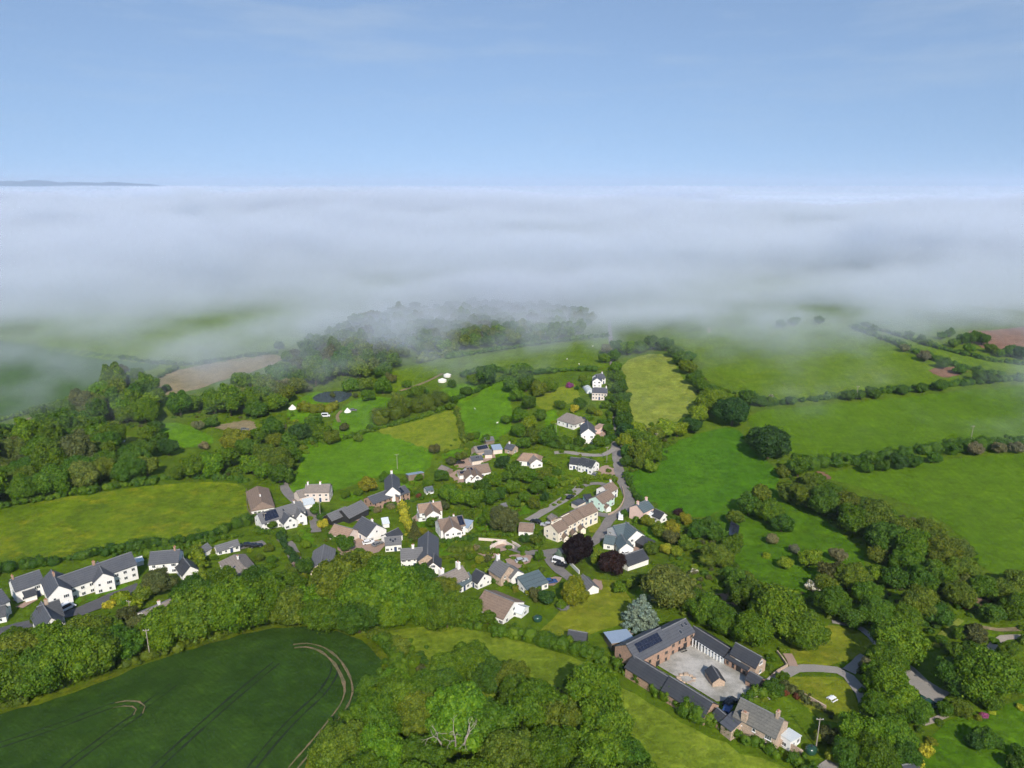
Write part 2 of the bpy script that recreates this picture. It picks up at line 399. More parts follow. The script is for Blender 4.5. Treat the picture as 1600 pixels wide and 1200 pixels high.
# ------------------------------------------------------------------ wheel tracks in the young wheat
M_tram = flatmat('tramline', (.010, .022, .007), (.016, .03, .01), .5)
M_rut = flatmat('bare_rut', (.21, .15, .085), (.09, .10, .04), .5, stain=.75)
def tracks(px, mat, gap=1.9, wd=.44, dz=.17):
    c = catmull([P(*p) for p in px], False, 1.5)
    for s in (-1, 1):
        out = []
        for i in range(len(c)):
            t = c[min(i+1, len(c)-1)]-c[max(i-1, 0)]; t = t/(np.linalg.norm(t)+1e-9)
            out.append(c[i]+np.array((-t[1], t[0]))*s*gap/2)
        ribbon('wheel_track', out, wd, mat, dz, 1.5, .6, True)
tracks([(432,1036),(400,1062),(340,1113),(243,1201),(200,1240)], M_tram)
tracks([(524,1040),(521,1055),(502,1084),(470,1114),(440,1145),(396,1198),(370,1240)], M_tram)
tracks([(0,1165),(90,1135),(177,1103),(207,1100),(220,1107),(213,1119),(192,1133),(150,1164),(105,1198),(60,1240)], M_tram, wd=.38)
tracks([(222,1107),(245,1090),(272,1070)], M_tram, wd=.3)
tracks([(178,1103),(196,1100),(212,1101),(220,1107),(216,1117)], M_rut, wd=.35, dz=.22)
tracks([(459,1011),(478,1009),(502,1015),(523,1031),(535,1048),(543,1066),(545,1082)], M_rut, wd=.62, dz=.24)
tracks([(545,1082),(538,1102),(516,1132),(489,1165),(459,1200),(430,1240)], M_rut, wd=.4, dz=.23)

# ------------------------------------------------------------------ lanes, drives, yards
ribbon('lane', [(952,500),(955,545),(957,585),(957,625),(958,680),(962,705)], 3.2, M_tar, .215)
ribbon('lane', [(961,698),(963,708),(967,735),(974,757),(983,778),(981,792),(970,801),(953,812),(943,828),(932,843),(915,855),(895,862)], 4.5, M_tar, .22)
ribbon('lane', [(895,862),(874,861),(853,864),(830,864),(810,860),(790,853)], 4.6, M_tar, .23)
ribbon('lane', [(855,868),(862,880),(872,890),(884,899),(900,910)], 4.0, M_tar, .24)
ribbon('lane', [(966,806),(948,806),(936,804),(925,802)], 4.2, M_tar, .25)
ribbon('drive', [(826,814),(846,802),(866,790),(884,779),(898,770),(907,761)], 4.6, M_drive, .23)
ribbon('drive', [(905,763),(920,757),(938,756),(952,760)], 3.0, M_tar, .24)
ribbon('lane', [(961,700),(955,705),(946,710),(930,712),(905,710),(885,707),(866,708)], 3.4, M_drive, .23)
ribbon('lane', [(442,750),(446,765),(456,778),(470,790),(486,802),(492,815),(494,832)], 4.2, M_tar, .22)
ribbon('lane', [(440,842),(448,848),(455,858),(460,870),(464,884)], 4.4, M_tar, .22)
ribbon('drive', [(372,856),(388,852),(402,851),(414,848)], 5.0, M_tar, .22)
ribbon('lane', [(120,958),(150,946),(182,932),(206,922),(222,916)], 6.4, M_tar2, .22)
ribbon('lane', [(-40,1000),(10,985),(60,972),(120,956)], 5.0, M_tar2, .23)
ribbon('path', [(24,940),(46,930),(52,938),(30,950)], 3.0, M_terra, .24)
sheet('courtyard', [(1020,1036),(1077,1004),(1134,1037),(1184,1070),(1186,1090),(1150,1094),(1120,1097)], M_conc, .2, hard=True)
ribbon('drive', [(1210,1064),(1226,1054),(1243,1046),(1277,1045),(1308,1048),(1326,1058),(1341,1076),(1351,1097),(1356,1120),(1356,1150)], 3.2, M_drive, .22)
ribbon('drive', [(1190,1090),(1200,1075),(1214,1062)], 4.0, M_conc, .225)
ribbon('path', [(1240,1042),(1236,1032),(1230,1022)], 2.4, M_terra, .23)
ribbon('path', [(1300,972),(1325,976),(1345,983),(1362,996),(1372,1010)], 2.2, M_drive, .22)
ribbon('path', [(1326,1050),(1338,1038),(1352,1026)], 3.0, M_drive, .23)
ribbon('drive', [(1395,1035),(1412,1048),(1432,1066),(1455,1082),(1475,1092)], 6.5, M_drive, .22)
ribbon('drive', [(1280,1210),(1310,1190),(1330,1176)], 3.0, M_drive, .22)
ribbon('path', [(1462,1012),(1470,995),(1484,983),(1502,969)], 1.8, M_hay, .22)
ribbon('path', [(1546,1016),(1556,1004),(1568,997),(1600,996),(1640,998)], 2.2, M_gravel, .22)
ribbon('path', [(1530,980),(1560,985),(1600,983)], 1.8, M_stub, .22)
ribbon('path', [(1440,1132),(1460,1126),(1478,1118)], 1.6, M_gravel, .22)
ribbon('track', [(625,611),(650,603),(670,595),(684,588),(692,584)], 2.6, M_stub, .22)
ribbon('track', [(530,660),(527,650),(534,642)], 2.0, M_stub, .22)
ribbon('track', [(1108,520),(1108,512)], 2.0, M_stub, .22)
sheet('gravel_yard', [(530,852),(560,842),(600,846),(592,862),(560,870),(535,866)], M_terra, .2, 4)
sheet('gravel_yard', [(702,742),(716,735),(728,738),(730,752),(715,756)], M_terra, .2, 3)
sheet('gravel_yard', [(712,722),(740,712),(770,706),(772,716),(740,728),(715,732)], M_terra, .2, 3)
sheet('gravel_yard', [(936,732),(950,728),(962,735),(955,744),(940,742)], M_terra, .2, 3)
sheet('gravel_yard', [(928,672),(940,662),(948,672),(944,682),(930,680)], M_terra, .2, 3)
sheet('gravel_yard', [(968,850),(990,846),(1000,858),(985,868),(972,862)], M_terra, .2, 3)
sheet('gravel_yard', [(846,908),(868,902),(878,905),(862,916),(850,914)], M_terra, .2, 3)
sheet('gravel_yard', [(790,880),(800,868),(832,870),(820,884),(800,888)], M_terra, .2, 3)
sheet('gravel_yard', [(766,850),(790,848),(800,856),(780,862)], M_terra, .2, 3)
sheet('gravel_yard', [(920,912),(936,906),(944,918),(924,924)], M_terra, .2, 3)
sheet('gravel_yard', [(958,995),(985,985),(992,992),(965,1004)], M_gravel, .2, 3)

def pond():
    m, nt, b = newmat('pond_water'); b.inputs['Base Color'].default_value = (.05, .065, .08, 1); b.inputs['Roughness'].default_value = .08; b.inputs['Specular IOR Level'].default_value = 1.0
    bump(nt, b, noise(nt, worldpos(nt), .6, 3), .1, .05)
    w = [P(*p) for p in [(488,622),(496,616),(515,612),(540,612),(551,616),(544,623),(530,629),(508,629),(492,627)]]
    z = min(float(H(p[0], p[1])) for p in w)
    o = sheet('pond', w, m, .0, 5, .3, True)
    c = np.array([p[:2] for p in w]).mean(0)
    for v in o.data.vertices: v.co.z += .2
pond()

for q in ([(690,836),(726,838),(722,845),(692,843)], [(645,806),(660,803),(664,812),(648,815)], [(752,862),(775,866),(770,874),(752,870)], [(560,800),(572,806),(560,815),(548,812)], [(980,842),(992,840),(996,850),(984,852)]):
    sheet('patio', q, M_terra, .19, 3)
for q in ([(652,862),(690,852),(720,858),(700,868),(662,872)], [(470,826),(490,838),(488,850),(470,842)], [(530,778),(556,770),(566,778),(545,784)], [(618,752),(640,748),(652,756),(632,764)], [(800,796),(840,784),(862,772),(850,790),(815,806)], [(745,808),(770,800),(776,822),(752,832),(742,822)], [(1000,828),(1030,818),(1050,830),(1030,846),(1006,842)], [(690,712),(715,702),(728,708),(705,720)], [(770,708),(800,702),(808,712),(785,718)]):
    sheet('lawn', q, M_bright, .12, 3)
# ------------------------------------------------------------------ foliage
def leafmat(name, use_obj=True, col=(.06, .12, .015), blossom=None):
    m, nt, b = newmat(name)
    if use_obj == 'attr':
        r = nt.nodes.new('ShaderNodeVertexColor'); r.layer_name = 'species'; c = r.outputs[0]
    elif use_obj:
        oi = nt.nodes.new('ShaderNodeObjectInfo'); c = oi.outputs['Color']
    else:
        r = nt.nodes.new('ShaderNodeRGB'); r.outputs[0].default_value = (*col, 1); c = r.outputs[0]
    g = nt.nodes.new('ShaderNodeNewGeometry')
    hs = nt.nodes.new('ShaderNodeHueSaturation'); nt.links.new(c, hs.inputs['Color'])
    nt.links.new(mathn(nt, 'MULTIPLY_ADD', g.outputs['Random Per Island'], .8, .62), hs.inputs['Value'])
    nt.links.new(mathn(nt, 'MULTIPLY_ADD', g.outputs['Random Per Island'], -.035, .5175), hs.inputs['Hue'])
    c2 = hs.outputs[0]
    p = worldpos(nt)
    c2 = mixc(nt, c2, mixc(nt, c2, (1.25, 1.1, .9), 1.0, 'MULTIPLY'), noise(nt, p, .35, 3, .6, .4, .62))
    if blossom: c2 = mixc(nt, c2, blossom, noise(nt, p, 1.1, 3, .6, .5, .56))
    nt.links.new(c2, b.inputs['Base Color']); b.inputs['Roughness'].default_value = .6; b.inputs['Specular IOR Level'].default_value = .22
    tr = nt.nodes.new('ShaderNodeBsdfTranslucent'); nt.links.new(mixc(nt, c2, (1.3, 1.25, .5), 1.0, 'MULTIPLY'), tr.inputs[0])
    mx = nt.nodes.new('ShaderNodeMixShader'); mx.inputs[0].default_value = .34
    nt.links.new(b.outputs[0], mx.inputs[1]); nt.links.new(tr.outputs[0], mx.inputs[2]); nt.links.new(mx.outputs[0], nt.nodes['Material Output'].inputs[0])
    return m
M_leaf = leafmat('leaves')
M_may = leafmat('may_blossom', blossom=(.75, .72, .68))
M_bark = flatmat('bark', (.12, .09, .06), (.07, .055, .04), 1.5)
M_deadwood = flatmat('bare_branches', (.42, .37, .30), (.25, .21, .17), 1.5)

def icos():
    import bmesh
    bm = bmesh.new(); bmesh.ops.create_icosphere(bm, subdivisions=2, radius=1); V = np.array([v.co[:] for v in bm.verts]); Fq = np.array([[v.index for v in f.verts] for f in bm.faces]); bm.free()
    return V, Fq
ICV, ICF = icos()

def cards(Pt, Nn, size, rs, jit=.55, asp=1.0):
    "quads around points with roughly given normals"
    n = len(Pt)
    nn = Nn + rs.normal(0, jit, (n, 3)); nn /= np.linalg.norm(nn, axis=1)[:, None]+1e-9
    a = np.cross(nn, rs.normal(0, 1, (n, 3))); a /= np.linalg.norm(a, axis=1)[:, None]+1e-9
    b = np.cross(nn, a)
    s = (size*rs.uniform(.55, 1.35, n))[:, None]
    a = a*s; b = b*s*asp
    V = np.stack((Pt-a*.9-b*.35, Pt+a*.25-b*.95, Pt+a*.95+b*.3, Pt-a*.2+b*.9), 1).reshape(-1, 3)
    return V, np.arange(4*n).reshape(n, 4)

def lumps_mesh(name, C, Rr, n, size, rs, mat, keep=.86, core=.8, jit=.55, up=-.35, zmin=None, sq=1.0):
    "leaf cards over a union of lumps (centres C, radii Rr) with a solid heart so the sky does not show through the middle"
    C = np.asarray(C, float); Rr = np.asarray(Rr, float)
    pr = Rr**2/np.sum(Rr**2); k = rs.choice(len(C), int(n*2.2), p=pr)
    d = rs.normal(0, 1, (len(k), 3)); d /= np.linalg.norm(d, axis=1)[:, None]
    d = d[d[:, 2] > up-.4*rs.random(len(d))] if up > -1 else d
    k = k[:len(d)]
    sc3 = np.array((1, 1, sq))
    p = C[k]+d*sc3*(Rr[k]*np.where(rs.random(len(k)) < .09, rs.uniform(1.1, 1.38, len(k)), rs.uniform(.84, 1.1, len(k))))[:, None]
    dist = np.linalg.norm((p[:, None, :]-C[None])/sc3, axis=2)/Rr[None]
    dist[np.arange(len(k)), k] = 9
    ok = dist.min(1) > keep
    if zmin is not None: ok &= p[:, 2] > zmin
    p = p[ok][:n]; d = d[ok][:n]
    V, Fq = cards(p, d, size, rs, jit)
    vs = [V]; tri = []; off = len(V)
    for c, r in zip(C, Rr):
        q = ICV*sc3*(r*core)*(1+rs.normal(0, .06, (len(ICV), 1)))+c
        if zmin is not None: q[:, 2] = np.maximum(q[:, 2], zmin)
        vs.append(q); tri.append(ICF+off); off += len(ICV)
    fl = [list(f) for f in Fq]+[list(f) for t in tri for f in t]
    return mesh_np(name, np.concatenate(vs), fl, mat)

def broad_mesh(name, seed, n, size, nl, flat=1.0, tall=1.0, mat=None):
    "unit broadleaf crown: a few heavy limbs of foliage, each broken into smaller sprays"
    rs = np.random.default_rng(seed); C, Rr = [], []
    nb = max(6, nl//4); lean = rs.normal(0, .07, 2)
    for i in range(nb):
        z = 1-1.5*(i+.5)/nb; th = i*2.39996+rs.uniform(-.6, .6); rr = math.sqrt(max(0, 1-z*z))
        rad = rs.uniform(.40, .66); r = rs.uniform(.30, .46)
        c = np.array((rad*rr*math.cos(th)+lean[0]*z, rad*rr*math.sin(th)+lean[1]*z, (.95+.62*rad*z*1.3)*tall)); C.append(c); Rr.append(r)
        for k in range(max(2, (nl-nb)//nb)):
            d = rs.normal(0, 1, 3); d[2] = abs(d[2])*.8-.1; d += 1.1*np.array((math.cos(th)*rr, math.sin(th)*rr, max(z, -.1))); d /= np.linalg.norm(d)
            C.append(c+d*np.array((1, 1, tall))*r*rs.uniform(.72, .98)); Rr.append(r*rs.uniform(.28, .55))
    C.append(np.array((0, 0, .95*tall))); Rr.append(.5)
    return lumps_mesh(name, C, Rr, n, size, rs, mat or M_leaf, keep=.84, core=.84, jit=.62, sq=tall*.9 if tall > 1.2 else 1)

def cone_mesh(name, seed, n, size, tiers=9, mat=None, droop=.1, height=3.0, gaps=.75):
    "unit conifer: layered boughs, radius 1 at the base"
    rs = np.random.default_rng(seed); pts = []; nrm = []
    C, Rr = [], []
    for i in range(tiers):
        t = i/(tiers-1); z = .15*height+t*height*.83; r = (1-t)**.8*.92+.06
        nb = max(4, int(11*(1-t))+3)
        for j in range(nb):
            th = 2*PI*(j+rs.uniform(-.35, .35))/nb+i*1.1; q = r*rs.uniform(.72, 1.08)
            for s in np.linspace(.25, 1, 4):
                C.append((q*s*math.cos(th), q*s*math.sin(th), z-droop*q*s*s+.04)); Rr.append((.10+.17*(1-s))*(.55+.6*r))
    C.append((0, 0, height*.95)); Rr.append(.09)
    return lumps_mesh(name, C, Rr, n, size, rs, mat or M_leaf, keep=gaps, core=.72, jit=.5, sq=.7)

def trunk_mesh(name, seed, top=1.1, r=.075, limbs=5):
    rs = np.random.default_rng(seed); mb = MB()
    mb.tube((0, 0, -.15), (0, 0, top*.55), r, r*.7, 7); mb.tube((0, 0, top*.5), (.03, .02, top), r*.7, r*.35, 6)
    for i in range(limbs):
        th = 2*PI*i/limbs+rs.uniform(-.3, .3); q = rs.uniform(.35, .6)
        mb.tube((0, 0, top*rs.uniform(.35, .6)), (q*math.cos(th), q*math.sin(th), top*rs.uniform(.85, 1.1)), r*.5, r*.15, 5)
    return mb.mesh(name, M_bark)

HI = [broad_mesh('crown', 100+i, 14000, .036, 60+4*i) for i in range(7)]
MID = [broad_mesh('crown', 200+i, 4200, .065, 36+i) for i in range(7)]
MIDT = [broad_mesh('crown', 220+i, 4200, .065, 34+i, tall=1.5) for i in range(2)]
LOW = [broad_mesh('crown', 300+i, 1100, .125, 18) for i in range(5)]
MAYC = [broad_mesh('crown', 340+i, 1800, .09, 14, mat=M_may) for i in range(2)]
SHR = [lumps_mesh('foliage', [(math.cos(a)*.5, math.sin(a)*.5, .35+.2*math.sin(a*2+i)) for a in (0, 1.3, 2.6, 3.9, 5.2)]+[(0, 0, .6)], [.5, .42, .5, .4, .48, .5], 800, .11, np.random.default_rng(400+i), M_leaf, zmin=-.1) for i in range(4)]
SPREAD = cone_mesh('crown', 51, 8000, .05, 7, None, .02, 1.5, .7)
CONE = [cone_mesh('crown', 52+i, 3000, .085, 11, None, .25, 3.0, .8) for i in range(2)]
TR = [trunk_mesh('trunk', 60+i) for i in range(3)]

PAL = dict(fresh=(.078, .158, .008), mid=(.066, .136, .008), dark=(.030, .080, .016), deep=(.048, .114, .010), olive=(.086, .134, .012), lime=(.13, .20, .012), yellow=(.32, .33, .03), gold=(.16, .19, .015),
           copper=(.012, .006, .010), bronze=(.024, .012, .011), blue=(.17, .25, .21), brown=(.072, .090, .028), grey=(.135, .145, .08), purple=(.22, .07, .20), russet=(.12, .05, .025), gorse=(.33, .35, .03), willow=(.098, .140, .026))
WORD = dict(fresh='fresh green', mid='mid green', dark='very dark green', deep='deep green', olive='olive green', lime='bright lime green', yellow='yellow', gold='golden green', copper='black purple copper', bronze='dark bronze red', blue='silvery blue', brown='brownish', grey='grey green', purple='purple flowered', russet='russet red', gorse='yellow gorse', willow='pale olive')

def at_center(px, py, r, up):
    "base point, size in metres of a plant whose crown CENTRE is seen at a pixel; up = crown centre height in radii"
    rm = 6.0
    for _ in range(4):
        p = P(px, py, rm*up); q = Vector((p.x, p.y, p.z+rm*up)); rm = r*depth(q)/F
    return p, rm

ALLTREES = []
def plant(name, cat, label, px, py, r, hue, kind='auto', group=None, zs=1.0, pos=None, parts=True):
    up = {'cone': 1.4, 'spread': 1.0, 'shrub': .45, 'tall': 1.25}.get(kind, .80)*zs
    if pos is None: p, rm = at_center(px, py, r, up)
    else:
        p = Vector((pos[0], pos[1], float(H(pos[0], pos[1])))); rm = pos[2]; r = rm*F/depth((p.x, p.y, p.z+rm))
    if kind == 'shrub': me = rng.choice(SHR)
    elif kind == 'cone': me = rng.choice(CONE)
    elif kind == 'spread': me = SPREAD
    elif kind == 'may': me = rng.choice(MAYC)
    elif kind == 'tall': me = rng.choice(MIDT)
    else: me = rng.choice(HI if r > 20 else MID if r > 8.5 else LOW)
    if group in ('village garden trees', 'garden trees of the upper cottages') and r < 20: rm *= .9
    c = PAL[hue]; j = rng.uniform(.9, 1.3); col = (c[0]*j*rng.uniform(.9, 1.12), c[1]*j, c[2]*j*rng.uniform(.85, 1.2), 1)
    rz = rng.uniform(0, 6.28); s = rm*1.04
    if kind == 'shrub':
        o = link(name, me, None, (p.x, p.y, p.z), rz, (s, s*rng.uniform(.85, 1.1), s*rng.uniform(.8, 1.1)*zs)); o.color = col
        tag(o, label, cat, group); ALLTREES.append((p.x, p.y, rm)); return o
    root = thing(name, label, cat, (p.x, p.y, p.z), rz, group); root.scale = (s, s*rng.uniform(.92, 1.08), s*zs*rng.uniform(.92, 1.08))
    cr = link('crown', me, root, (0, 0, 0 if kind in ('cone', 'spread') else -.2)); cr.color = col
    link('trunk', rng.choice(TR), root)
    ALLTREES.append((p.x, p.y, rm))
    return root

def poisson(poly, sp, seed, world=False):
    B = np.array([P(*p)[:2] for p in poly]); rs = np.random.default_rng(seed)
    lo, hi = B.min(0), B.max(0); out = []
    tries = int((hi-lo).prod()/(sp*sp)*14)
    for _ in range(tries):
        q = rs.uniform(lo, hi)
        if not inside(q[0:1], q[1:2], B)[0]: continue
        if all((q[0]-o[0])**2+(q[1]-o[1])**2 > sp*sp for o in out): out.append(q)
    return out

def hedge(label, px, wd, ht, hue, n_per_m=26, size=.42, world=False, name='hedge', wob=.3, mat=None):
    "one clipped or wild hedge along a line of ground pixels"
    c = catmull(px if world else [P(*p) for p in px], False, max(.9, wd*.42)); rs = np.random.default_rng(int(abs(c[0][0]*7+c[0][1]*13)) % 9999)
    o0 = c[len(c)//2]; z0 = float(H(o0[0], o0[1])); C, Rr = [], []
    L = 0
    for i, q in enumerate(c):
        if i: L += np.linalg.norm(q-c[i-1])
        big = 1+wob*math.sin(i*.37+rs.uniform(0, .8))*rs.uniform(.3, 1.2)
        for h in ((.35, .75) if ht > wd*.9 else (.45,)):
            r = wd*.5*big*rs.uniform(.8, 1.15)
            C.append((q[0]-o0[0]+rs.normal(0, wd*.14), q[1]-o0[1]+rs.normal(0, wd*.14), float(H(q[0], q[1]))-z0+max(.1, ht*h*big-.2))); Rr.append(max(r*.86, ht*.28))
    for c0, r0 in list(zip(C, Rr)):
        for _ in range(4):
            C.append((c0[0]+rs.normal(0, wd*.27), c0[1]+rs.normal(0, wd*.27), c0[2]+rs.uniform(-.1, .8)*r0)); Rr.append(r0*rs.uniform(.22, .5))
    n_per_m *= 1.7; size *= .72
    n = int(min(34000, L*n_per_m*max(.5, (wd+ht)/4)))
    me = lumps_mesh('hedge', C, Rr, n, size*.5, rs, mat or M_leaf, keep=.8, core=.86, up=-.1)
    o = link(name, me, None, (o0[0], o0[1], z0)); j = rng.uniform(.9, 1.1); o.color = (*[v*j for v in PAL[hue]], 1)
    return tag(o, label, 'hedge')

def undergrowth(poly, sp, seed, hues, size=(.8, 1.7)):
    "bramble and sapling cover between the trees, too dense to count"
    rs = np.random.default_rng(seed); Bm = [lumps_mesh('bush', [(0, 0, .4), (.4, .2, .3), (-.35, .25, .35), (.05, -.4, .3)], [.55, .4, .45, .4], 170, .17, np.random.default_rng(900+i), M_leaf, core=.8) for i in range(3)]
    base = [np.array([v.co[:] for v in m.vertices]) for m in Bm]; fac = [[tuple(p.vertices) for p in m.polygons] for m in Bm]
    pts = [q for q in poisson(poly, sp, seed) if not any(abs(q[0]-b[0])+abs(q[1]-b[1]) < b[2] for b in KEEPOUT)]
    o0 = P(*poly[0]); vs, fl, cols, off = [], [], [], 0
    for q in pts:
        k = rs.integers(3); s = rs.uniform(*size); a = rs.uniform(0, 6.28); c, sn = math.cos(a)*s, math.sin(a)*s; B = base[k]
        vs.append(np.column_stack((B[:, 0]*c-B[:, 1]*sn+q[0]-o0.x, B[:, 0]*sn+B[:, 1]*c+q[1]-o0.y, B[:, 2]*s*rs.uniform(.7, 1.2)+float(H(q[0], q[1]))-o0.z)))
        fl += [tuple(i+off for i in f) for f in fac[k]]; off += len(B)
        cc = PAL[rs.choice(hues)]; j = rs.uniform(.8, 1.2); cols.append(np.tile((cc[0]*j, cc[1]*j, cc[2]*j, 1.0), (len(B), 1)))
    me = mesh_np('undergrowth', np.concatenate(vs), fl, M_species)
    at_ = me.color_attributes.new('species', 'FLOAT_COLOR', 'POINT'); at_.data.foreach_set('color', np.concatenate(cols).astype(np.float32).ravel())
    tag(link('undergrowth', me, None, o0), kind='stuff')
M_species = leafmat('species_leaves', 'attr')
# ------------------------------------------------------------------ buildings
M_white = flatmat('white_render', (.80, .78, .74), (.70, .67, .62), .5, obj=True, stain=.25)
M_cream = flatmat('cream_render', (.80, .72, .58), (.70, .62, .49), .5, obj=True, stain=.25)
M_pinkw = flatmat('pink_render', (.78, .56, .48), (.70, .5, .43), .5, obj=True, stain=.25)
M_pale = flatmat('pale_pink_render', (.70, .60, .52), (.6, .5, .43), .5, obj=True, stain=.3)
M_mint = flatmat('mint_render', (.55, .72, .62), (.5, .66, .56), .5, obj=True, stain=.2)
M_stone = flatmat('red_sandstone', (.40, .25, .18), (.27, .2, .15), 1.1, obj=True, stain=.7, course=2.2)
M_stone2 = flatmat('pale_stone', (.46, .34, .25), (.32, .26, .2), 1.1, obj=True, stain=.7, course=2.2)
M_black = flatmat('black_boards', (.03, .03, .032), None, .8, obj=True, stain=.3)
M_timber = flatmat('weathered_timber', (.22, .17, .13), None, .8, obj=True, stain=.4)
M_slate = flatmat('grey_slate', (.066, .071, .083), (.10, .10, .105), .35, .6, spec=.4, obj=True, course=2.2, stain=.35)
M_slatel = flatmat('pale_grey_slate', (.115, .115, .12), (.165, .16, .15), .35, .65, spec=.35, obj=True, course=2.2, stain=.35)
M_slated = flatmat('dark_slate', (.036, .039, .046), (.065, .065, .066), .35, .55, spec=.4, obj=True, course=2.2, stain=.35)
M_slateb = flatmat('blue_green_slate', (.075, .105, .115), (.11, .13, .13), .35, .55, spec=.4, obj=True, course=2.2, stain=.35)
M_slatem = flatmat('mossy_slate', (.135, .13, .115), (.09, .09, .085), .3, .7, obj=True, course=2.2, stain=.6)
M_brown = flatmat('brown_tile', (.20, .145, .11), (.15, .11, .085), .35, .8, obj=True, course=2.4, stain=.4)
M_brownl = flatmat('light_brown_tile', (.28, .19, .135), (.2, .145, .11), .35, .8, obj=True, course=2.4, stain=.4)
M_greyt = flatmat('grey_brown_tile', (.21, .18, .155), (.16, .14, .125), .35, .8, obj=True, course=2.4, stain=.4)
M_glass = flatmat('dark_glass', (.03, .035, .045), None, .5, .08, spec=.7, obj=True, stain=.1)
M_frame = flatmat('white_frame', (.78, .78, .76), None, 1, .5, obj=True, stain=.1)
M_door = flatmat('dark_door', (.05, .07, .14), None, 1, .5, obj=True, stain=.1)
M_pv = flatmat('solar_glass', (.012, .015, .03), (.02, .025, .045), 2, .12, spec=.7, obj=True, stain=.2)
M_pvf = flatmat('panel_frame', (.05, .052, .06), None, 1, .4, obj=True)
M_clay = flatmat('clay_pot', (.42, .2, .12), None, 1, obj=True)
M_lead = flatmat('lead_ridge', (.2, .2, .205), None, 1, .6, obj=True)
M_blueroof = flatmat('blue_grey_sheet', (.27, .34, .43), (.32, .38, .45), .5, .5, obj=True, stain=.2)
M_poly = flatmat('polycarbonate', (.62, .66, .66), (.55, .6, .6), .5, .3, spec=.5, obj=True, stain=.15)

def win_mesh(name, w, h, bars, glass=None, frame=None):
    mb = MB(); f = .075; w, h = w*.88, h*.88
    mb.box(-w/2, -.02, -h/2, w/2, .035, h/2, 1)
    for x0, x1, z0, z1 in ((-w/2, w/2, h/2-f, h/2), (-w/2, w/2, -h/2, -h/2+f), (-w/2, -w/2+f, -h/2+f, h/2-f), (w/2-f, w/2, -h/2+f, h/2-f)):
        mb.box(x0, -.02, z0, x1, .075, z1, 0)
    for k in range(bars):
        x = -w/2+w*(k+1)/(bars+1); mb.box(x-.03, .035, -h/2+f, x+.03, .07, h/2-f, 0)
    mb.box(-w/2-.08, -.02, -h/2-.09, w/2+.08, .14, -h/2-.001, 0)
    return mb.mesh(name, [frame or M_frame, glass or M_glass])
WIN = [win_mesh('window', 1.25, 1.2, 1), win_mesh('window', 1.7, 1.2, 2), win_mesh('window', .85, 1.0, 0)]
WIND = [win_mesh('window', .95, 1.15, 0, None, M_timber), win_mesh('window', 1.2, 1.0, 1, None, M_timber), win_mesh('window', .7, 1.3, 0, None, M_black)]
DOOR = (lambda mb: (mb.box(-.5, -.02, 0, .5, .05, 2.1, 1), mb.box(-.62, -.02, 0, -.501, .09, 2.22, 0), mb.box(.501, -.02, 0, .62, .09, 2.22, 0), mb.box(-.5, -.02, 2.101, .5, .09, 2.22, 0), mb.mesh('door', [M_frame, M_door]))[-1])(MB())

DOORD = (lambda mb: (mb.box(-.7, -.02, 0, .7, .05, 2.1, 0), mb.box(-.8, -.02, 2.101, .8, .09, 2.25, 1), mb.mesh('door', [M_black, M_timber]))[-1])(MB())
def chimney_mesh(w=.8, d=.6, h=1.5, mat=None, pots=2):
    mb = MB(); mb.box(-w/2, -d/2, -1.2, w/2, d/2, h, 0); mb.box(-w/2-.08, -d/2-.08, h+.002, w/2+.08, d/2+.08, h+.18, 0)
    for k in range(pots):
        x = (k-(pots-1)/2)*.38; mb.tube((x, 0, h+.17), (x, 0, h+.62), .14, .11, 8, 1)
    return mb.mesh('chimney', [mat, M_clay])

def solar_mesh(L, W):
    mb = MB(); mb.box(-L/2, -W/2, 0, L/2, W/2, .07, 0)
    n = max(2, int(L/1.05))
    for k in range(n+1):
        x = -L/2+L*k/n; mb.box(x-.025, -W/2, .071, x+.025, W/2, .085, 1)
    for k in range(3):
        y = -W/2+W*k/2; mb.box(-L/2, y-.025, .087, L/2, y+.025, .1, 1)
    return mb.mesh('solar_panel', [M_pv, M_pvf])

